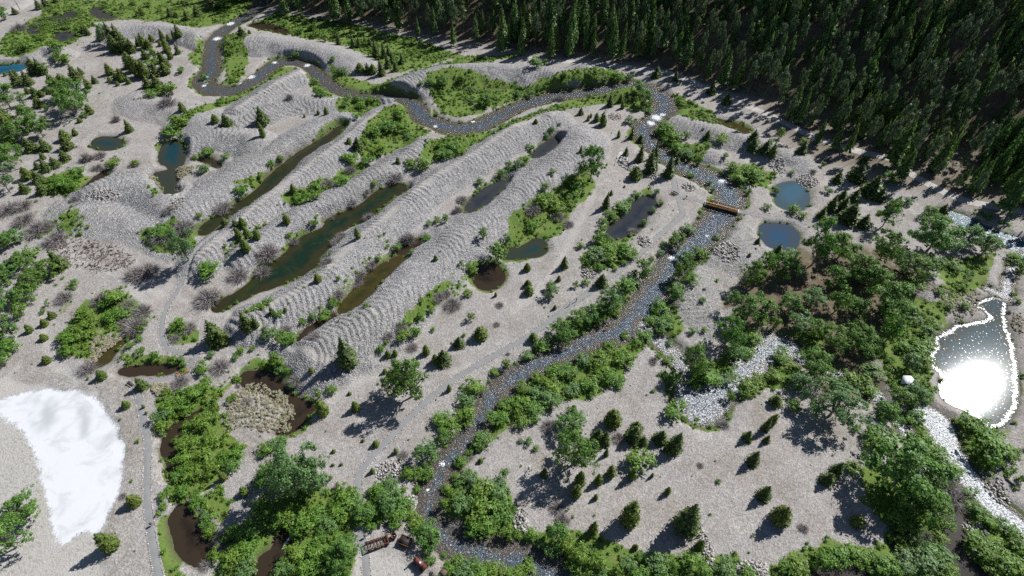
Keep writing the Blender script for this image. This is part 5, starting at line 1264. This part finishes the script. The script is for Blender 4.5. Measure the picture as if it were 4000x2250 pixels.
rocks('B1', 1080, 560, 170, 45, 240, .3, .7, 'dark cobbles on the side of the gravel mound')
rocks('B1', 1800, 660, 70, 90, 160, .3, .7, 'brown cobbles at the end of the ridge by the teal pond')
rocks('D4', 1290, 330, 80, 110, 200, .3, .8, 'grey rocks along the right of the outflow channel')
rocks('D4', 1180, 560, 70, 60, 140, .3, .7, 'pale rocks between the slow stream and the green strip')
rocks('B3', 2050, 590, 30, 18, 24, .4, .8, 'stones under the west end of the footbridge', hump=.2)
# pale tussocks standing in the marsh and pond
K2 = mat_foliage('dry_tussock', (.30, .275, .185), (.42, .39, .29), (.26, .27, .13), .15, .04)
SRC_D = []
for i in range(3): SRC_D.append(source('tussock_source', shrub_me(1300 + i, 14, 12, .18, .3, K2, 'tussock')))
def tussocks(s, n, label, z=WLEV + .05, smin=.5, smax=1.4, src=None):
    P = W2(s if isinstance(s, list) else pts(s)); lo, hi = P.min(0), P.max(0)
    x, y = rng.uniform(lo[0], hi[0], n * 3), rng.uniform(lo[1], hi[1], n * 3)
    k = sd_poly(x, y, P) + 4 * samp(N_MID, x, y) + 3 * samp(N_LO, x, y) < 0; x, y = x[k][:n], y[k][:n]
    s_ = rng.uniform(smin, smax, len(x))
    scatter('tussocks', np.stack([x, y, np.maximum(gz(x, y), z)], 1), np.stack([s_, s_, s_ * .55], 1), src or SRC_D, label=label, cat_='sedge tussocks')
tussocks('560,1000 620,960 700,985 740,1040 700,1090 640,1110 570,1090', 800, 'pale dry sedge tussocks crowding the marsh', smin=.3, smax=1.1)
tussocks(zpts('B1', '1760 240 1850 200 1980 190 2030 230 1950 290 1840 360 1800 430 1740 450 1770 350'), 260, 'pale tussocks on the spit in the teal pond')
tussocks(zpts('B1', '1500 270 1600 180 1690 230 1590 265 1540 290 1640 440 1640 490 1590 470 1520 330'), 160, 'pale tussocks on the left shore of the teal pond')
tussocks(zpts('C1', '880 560 1000 440 1180 460 1250 500 1100 590 1000 690 900 740'), 260, 'dry sedge around the marsh stream')
tussocks(zpts('A1', '330 210 520 160 720 180 640 300 450 420 320 400'), 300, 'olive sedge between the meadow pools', src=SRC_K)
tussocks(zpts('C1', '1540 960 1900 980 2050 1100 1800 1150 1560 1100'), 260, 'dry sedge below the boardwalk')
tussocks(zpts('C4', '1700 20 2100 10 2230 80 2150 200 2200 270 1900 340 1800 250 1600 160'), 260, 'short dry grass above the settling pond', smax=.9)
tussocks(zpts('C4', '2420 200 2470 420 2574 500 2574 250'), 90, 'short dry grass right of the settling pond', smax=.9)
# debris heap of dark sticks
mb = MB()
X, Y, Z_ = hit(*zf('B1', 930, 1120)); dk = px_per_m(640)
for i in range(420):
    r, th = math.sqrt(rng.random()), rng.random() * 6.283
    x, y = X + 15 * r * math.cos(th) + 4 * 0, Y + 6.5 * r * math.sin(th) - .28 * 15 * r * math.cos(th)
    z = float(gz(x, y)) + rng.uniform(0, .7) * (1 - r); a = rng.random() * 6.283; l = rng.uniform(.5, 1.8)
    mb.bar((x - X, y - Y, z - Z_), (x - X + l * math.cos(a), y - Y + l * math.sin(a), z - Z_ + rng.uniform(-.1, .5)), .10, .10)
o = mb.build('debris_heap', M['oldwood'], loc=(X, Y, Z_)); tag(o, 'dark heap of broken wood on the gravel at left', 'debris', kind='stuff')

# rusty dredge ladder truss
c, rz, L = frame_from(zf('D2', 1105, 1165), zf('D2', 1325, 1085), .5)
z0_ = float(gz(*c))
tr = empty('iron_truss', (c[0], c[1], z0_), rz, 'long rusty iron lattice truss lying on the yard', 'truss')
Wt, Ht, nb_ = 1.9, 1.0, 7
for s in (-1, 1):
    for zz in (.12, Ht):
        MB().bar((-L / 2, s * Wt / 2, zz), (L / 2, s * Wt / 2 * (1 if zz < .5 else .92), zz), .16, .14).build('chord', M['rust'], tr)
    for i in range(nb_ + 1):
        x = -L / 2 + i * L / nb_
        MB().bar((x, s * Wt / 2, .12), (x, s * Wt / 2 * .92, Ht), .11).build('upright', M['rust'], tr)
        if i < nb_:
            a_, b_ = (.12, Ht) if i % 2 else (Ht, .12)
            MB().bar((x, s * Wt / 2 * .96, a_), (x + L / nb_, s * Wt / 2 * .96, b_), .09).build('brace', M['rust'], tr)
for i in range(nb_ + 1):
    x = -L / 2 + i * L / nb_
    MB().bar((x, -Wt / 2, Ht), (x, Wt / 2, Ht), .10).build('crossbar', M['rust'], tr)
    if i < nb_ and i % 2 == 0: MB().bar((x, -Wt / 2, Ht), (x + L / nb_, Wt / 2, Ht - .02), .08).build('brace', M['rust'], tr)
MB().tube([(L / 2 - .1, -Wt / 2 - .25, Ht * .6), (L / 2 - .1, Wt / 2 + .25, Ht * .6)], [.28, .28], 12).build('roller', M['rust'], tr)
# rusty hopper box
c, rz, L = frame_from(zf('D2', 1450, 1085), zf('D2', 1550, 1125), .4)
hp = empty('iron_hopper', (c[0], c[1], float(gz(*c))), rz, 'dark rusty iron hopper box beside the truss', 'hopper')
W_ = 1.9; L *= 1.05
MB().box((0, 0, .35), (L, W_, .08)).build('floor_plate', M['rust'], hp)
for s in (-1, 1):
    MB().box((0, s * W_ / 2, .72), (L, .08, .75)).build('side_plate', M['rust'], hp)
    MB().box((s * (L / 2 - .04), 0, .72), (.08, W_ - .1, .74)).build('end_plate', M['rust'], hp)
    MB().bar((-L / 2 - .1, s * (W_ / 2 + .07), 1.1), (L / 2 + .1, s * (W_ / 2 + .07), 1.1), .12, .1).build('rim', M['rust'], hp)
    for i in range(4): MB().box((-L / 2 + .3 + i * (L - .6) / 3, s * (W_ / 2 + .085), .6), (.09, .09, .9)).build('rib', M['rust'], hp)
MB().box((0, 0, 1.05), (L - .2, W_ - .2, .04)).build('lid_plate', M['dark'], hp)
for i in (-1, 1): MB().bar((i * L * .3, -W_ / 2 - .2, .15), (i * L * .3, W_ / 2 + .2, .15), .22, .26).build('skid', M['oldwood'], hp)
# rusty bucket
x, y, z = hit(*zf('D2', 1390, 1058))
bk = empty('dredge_bucket', (x, y, z), -.4, 'small orange rusty dredge bucket behind the truss', 'bucket')
MB().tube([(0, 0, .1), (0, 0, .3), (0, 0, .75), (0, 0, .95)], [.35, .50, .62, .66], 12, cap=False).build('bowl', M['rust_red'], bk)
MB().tube([(0, 0, .9), (0, 0, 1.0)], [.72, .72], 12, cap=False).build('lip', M['rust_red'], bk)
for s in (-1, 1): MB().bar((s * .4, -.75, .2), (s * .4, .55, .2), .16, .24).build('hinge_lug', M['rust'], bk)
# rusty boiler engine
c, rz, L = frame_from(zf('D2', 1608, 1290), zf('D2', 1690, 1365), .8)
L = max(L * 1.15, 3.2)
bo = empty('steam_boiler', (c[0], c[1], float(gz(*c))), rz, 'old red rusty steam boiler on wheels in the yard', 'boiler')
MB().tube([(-L / 2, 0, 1.15), (-L / 2 + .12, 0, 1.15), (L / 2 - .5, 0, 1.15), (L / 2 - .45, 0, 1.15)], [.5, .58, .58, .5], 16).build('barrel', M['rust_red'], bo)
MB().box((L / 2 - .25, 0, 1.05), (.75, 1.15, 1.35)).build('firebox', M['rust'], bo)
MB().tube([(-L / 2 + .35, 0, 1.65), (-L / 2 + .35, 0, 2.5), (-L / 2 + .35, 0, 2.6)], [.17, .15, .22], 10).build('chimney', M['rust'], bo)
MB().tube([(.2, 0, 1.68), (.2, 0, 1.95), (.2, 0, 2.05)], [.26, .24, .1], 10).build('steam_dome', M['white_roof'], bo)
for i in (-.35, .0, .3): MB().tube([(i * L, 0, 1.15), (i * L + .06, 0, 1.15)], [.61, .61], 16).build('band', M['rust'], bo)
for sx, rr in ((-1, .42), (1, .6)):
    MB().bar((sx * L * .33, -.85, rr), (sx * L * .33, .85, rr), .1).build('axle', M['rust'], bo)
    for sy in (-1, 1):
        w_ = MB(); 
        for k in range(14):
            a0, a1 = 2 * math.pi * k / 14, 2 * math.pi * (k + 1) / 14
            w_.bar((rr * math.cos(a0), 0, rr * math.sin(a0)), (rr * math.cos(a1), 0, rr * math.sin(a1)), .14, .07)
        wh_ = w_.build('wheel', M['rust'], bo, loc=(sx * L * .33, sy * .82, rr))
        for k in range(4): MB().bar((-rr * math.cos(k * .785), 0, -rr * math.sin(k * .785)), (rr * math.cos(k * .785), 0, rr * math.sin(k * .785)), .05).build('spoke', M['rust'], wh_)
# scrap beside the boiler and an orange panel at the frame edge
x, y, z = hit(*zf('D2', 1780, 1425))
sc_ = empty('scrap_gear', (x, y, z), .3, 'grey scrap gear wheel right of the boiler', 'scrap')
MB().tube([(0, 0, .15), (0, 0, .4)], [.55, .55], 14).build('gear_rim', M['board'], sc_)
MB().tube([(0, 0, .1), (0, 0, .8)], [.14, .14], 8).build('shaft', M['rust'], sc_)
for k in range(14):
    a = 2 * math.pi * k / 14; MB().box((.6 * math.cos(a), .6 * math.sin(a), .27), (.14, .1, .22), a).build('tooth', M['board'], sc_)
x, y, z = hit(*zf('D2', 1890, 1440))
sb = empty('sign_kiosk', (x, y, z), -.5, 'small brown roofed kiosk at the bottom edge of the yard', 'kiosk')
for s in (-1, 1):
    for t in (-1, 1): MB().bar((s * .5, t * .3, 0), (s * .5, t * .3, 1.7), .1).build('post', M['oldwood'], sb)
    MB().box((0, 0, 0), (1.5, .8, .06)).build('roof_panel', M['oldwood'], sb, loc=(0, s * .33, 1.85), rot=(-s * .5, 0, 0))
MB().box((0, 0, 1.1), (1.0, .06, .8)).build('panel', M['board'], sb)

# hut with pale sheet roof by the settling pond
x, y, z = hit(*zf('C4', 1370, 985))
hu = empty('hut', (x, y, z), -.62, 'small hut with a bright pale sheet roof left of the settling pond', 'hut')
for s in (-1, 1):
    MB().box((s * 1.25, 0, 1.0), (.1, 2.8, 2.0)).build('wall', M['board'], hu)
    MB().box((0, s * 1.35, 1.0), (2.4, .1, 2.0)).build('wall', M['board'], hu)
    g = MB().add([(-1.25, s * 1.35, 2.0), (1.25, s * 1.35, 2.0), (0, s * 1.35, 2.9), (-1.25, s * 1.28, 2.0), (1.25, s * 1.28, 2.0), (0, s * 1.28, 2.9)], [(0, 1, 4, 3), (1, 2, 5, 4), (2, 0, 3, 5)], [(0, 1, 2), (3, 5, 4)]).build('gable', M['board'], hu)
    rf = MB().box((0, 0, 0), (1.85, 3.3, .05)).build('roof_panel', M['white_roof'], hu, loc=(s * .78, 0, 2.50), rot=(0, s * .62, 0))
dr = MB().box((1.33, .3, .95), (.05, .8, 1.8)).build('door', M['oldwood'], hu); MB().box((1.38, .6, .95), (.04, .06, .14)).build('handle', M['steel'], dr)

# cabin with teal roof at the right edge
x, y, z = hit(*zf('B4', 2640, 215))
cb = empty('cabin', (x, y, z), .35, 'cabin with teal sheet roof among pines at the right edge', 'cabin')
for s in (-1, 1):
    MB().box((s * 3.4, 0, 1.25), (.14, 4.8, 2.5)).build('wall', M['blue_wall'], cb)
    MB().box((0, s * 2.4, 1.25), (6.66, .14, 2.5)).build('wall', M['blue_wall'], cb)
    MB().add([(s * 3.4, -2.4, 2.5), (s * 3.4, 2.4, 2.5), (s * 3.4, 0, 4.1), (s * 3.3, -2.4, 2.5), (s * 3.3, 2.4, 2.5), (s * 3.3, 0, 4.1)], [(0, 1, 4, 3), (1, 2, 5, 4), (2, 0, 3, 5)], [(0, 1, 2), (3, 5, 4)]).build('gable', M['blue_wall'], cb)
    rf = MB().box((0, 0, 0), (7.8, 3.5, .08)).build('roof_panel', M['teal_roof'], cb, loc=(0, s * 1.42, 3.30), rot=(-s * .59, 0, 0))
    for k in range(9): MB().box((-3.8 + k * .95, 0, .06), (.05, 3.4, .05)).build('roof_seam', M['teal_roof'], rf)
for k in (-1.8, 1.8):
    w_ = MB().box((k, -2.49, 1.4), (1.1, .05, 1.0)).build('window', M['white_roof'], cb); MB().box((k, -2.53, 1.4), (.9, .03, .8)).build('pane', M['dark'], w_)
dr = MB().box((0, -2.49, 1.05), (.95, .05, 2.1)).build('door', M['oldwood'], cb); MB().box((.35, -2.54, 1.05), (.06, .05, .14)).build('handle', M['steel'], dr)
MB().tube([(1.5, .5, 3.3), (1.5, .5, 4.9)], [.14, .14], 8).build('flue', M['steel'], cb)
# utility pole by the far valley road
x, y, z = hit(*zf('A1', 205, 100))
up = empty('utility_pole', (x, y, z), .5, 'thin wooden utility pole beside the far valley road', 'pole')
MB().tube([(0, 0, -.2), (0, 0, 10.5)], [.17, .11], 8).build('shaft', M['bark_grey'], up)
MB().box((0, 0, 9.8), (2.2, .12, .14)).build('crossarm', M['bark_grey'], up)
for k in (-.95, 0, .95): MB().tube([(k, 0, 9.88), (k, 0, 10.1)], [.06, .04], 6).build('insulator', M['concrete'], up)

# ------------------------------------------------------------------ two walkers on the riverside trail
def person(uv, rz, label, top_c, leg_c, stride):
    x, y, z = hit(*uv)
    V, E, R = [], [], []
    def v(p, r, par=None):
        V.append(p); R.append(r)
        if par is not None: E.append((par, len(V) - 1))
        return len(V) - 1
    pel = v((0, 0, .95), .15); ch = v((0, .02, 1.18), .15, pel); sh = v((0, .02, 1.40), .13, ch); nk = v((0, .02, 1.50), .055, sh); hd = v((0, .04, 1.60), .085, nk); v((0, .045, 1.70), .085, hd)
    for s in (-1, 1):
        st = stride * s
        hip = v((s * .10, 0, .88), .10, pel); kn = v((s * .11, st * .5 + .04, .50), .068, hip); an = v((s * .11, st, .09), .045, kn); v((s * .11, st + .17, .04), .04, an)
        so = v((s * .20, .02, 1.38), .065, sh); el = v((s * .25, -st * .4 - .02, 1.12), .048, so); wr = v((s * .26, -st * .7 + .08, .90), .032, el); pm = v((s * .26, -st * .75 + .11, .83), .036, wr)
        for k, (dx, ln) in enumerate(((-.030, .075), (-.010, .09), (.012, .085), (.030, .07))):
            f1 = v((s * .26 + dx, -st * .75 + .12, .79), .010, pm); v((s * .26 + dx, -st * .75 + .14, .79 - ln * .9), .008, f1)
        th = v((s * .225, -st * .75 + .15, .82), .011, wr); v((s * .225, -st * .75 + .18, .78), .009, th)
    me = bpy.data.meshes.new('person'); me.from_pydata(V, E, []); me.update()
    k = NT('walker_clothes')
    sx = k.node('ShaderNodeSeparateXYZ'); k.link(k.co(), sx.inputs[0]); zz = sx.outputs[2]
    skin, hair = (.36, .22, .16), (.06, .04, .03)
    c = k.mix(k.math('GREATER_THAN', zz, .93), leg_c, top_c)
    c = k.mix(k.math('GREATER_THAN', zz, 1.47), c, skin); c = k.mix(k.math('GREATER_THAN', zz, 1.66), c, hair); c = k.mix(k.math('LESS_THAN', zz, .09), c, (.03, .03, .03))
    k.base(c); me.materials.append(k.m)
    o = link('person', me, None, (x, y, z), (0, 0, rz)); tag(o, label, 'person', 'walkers on the riverside trail')
    sk = o.modifiers.new('skin', 'SKIN'); ss_ = o.modifiers.new('subsurf', 'SUBSURF'); ss_.levels = ss_.render_levels = 1
    for i, r in enumerate(R): me.skin_vertices[0].data[i].radius = (r, r)
    me.skin_vertices[0].data[0].use_root = True
    hm = MB().tube([(0, .02, 1.62), (0, .02, 1.70), (0, .02, 1.77), (0, .02, 1.80)], [.105, .115, .09, .02], 10).build('hair', M['dark'], o)
    for nm, p, rr in (('ear', (-.095, .04, 1.63), .022), ('ear', (.095, .04, 1.63), .022), ('nose', (0, .135, 1.63), .018), ('eye', (-.035, .12, 1.66), .012), ('eye', (.035, .12, 1.66), .012), ('mouth', (0, .118, 1.575), .014)):
        MB().rock(p, rr, rng).build(nm, M['dark'] if nm in ('eye', 'mouth') else k.m, o)
    return o
person(zf('C3', 576, 180), -2.2, 'walker in a white top and dark trousers on the riverside trail', (.75, .75, .76), (.02, .02, .025), .26)
person(zf('C3', 645, 136), -2.2, 'walker in all dark clothes on the riverside trail', (.02, .02, .022), (.03, .03, .04), .22)
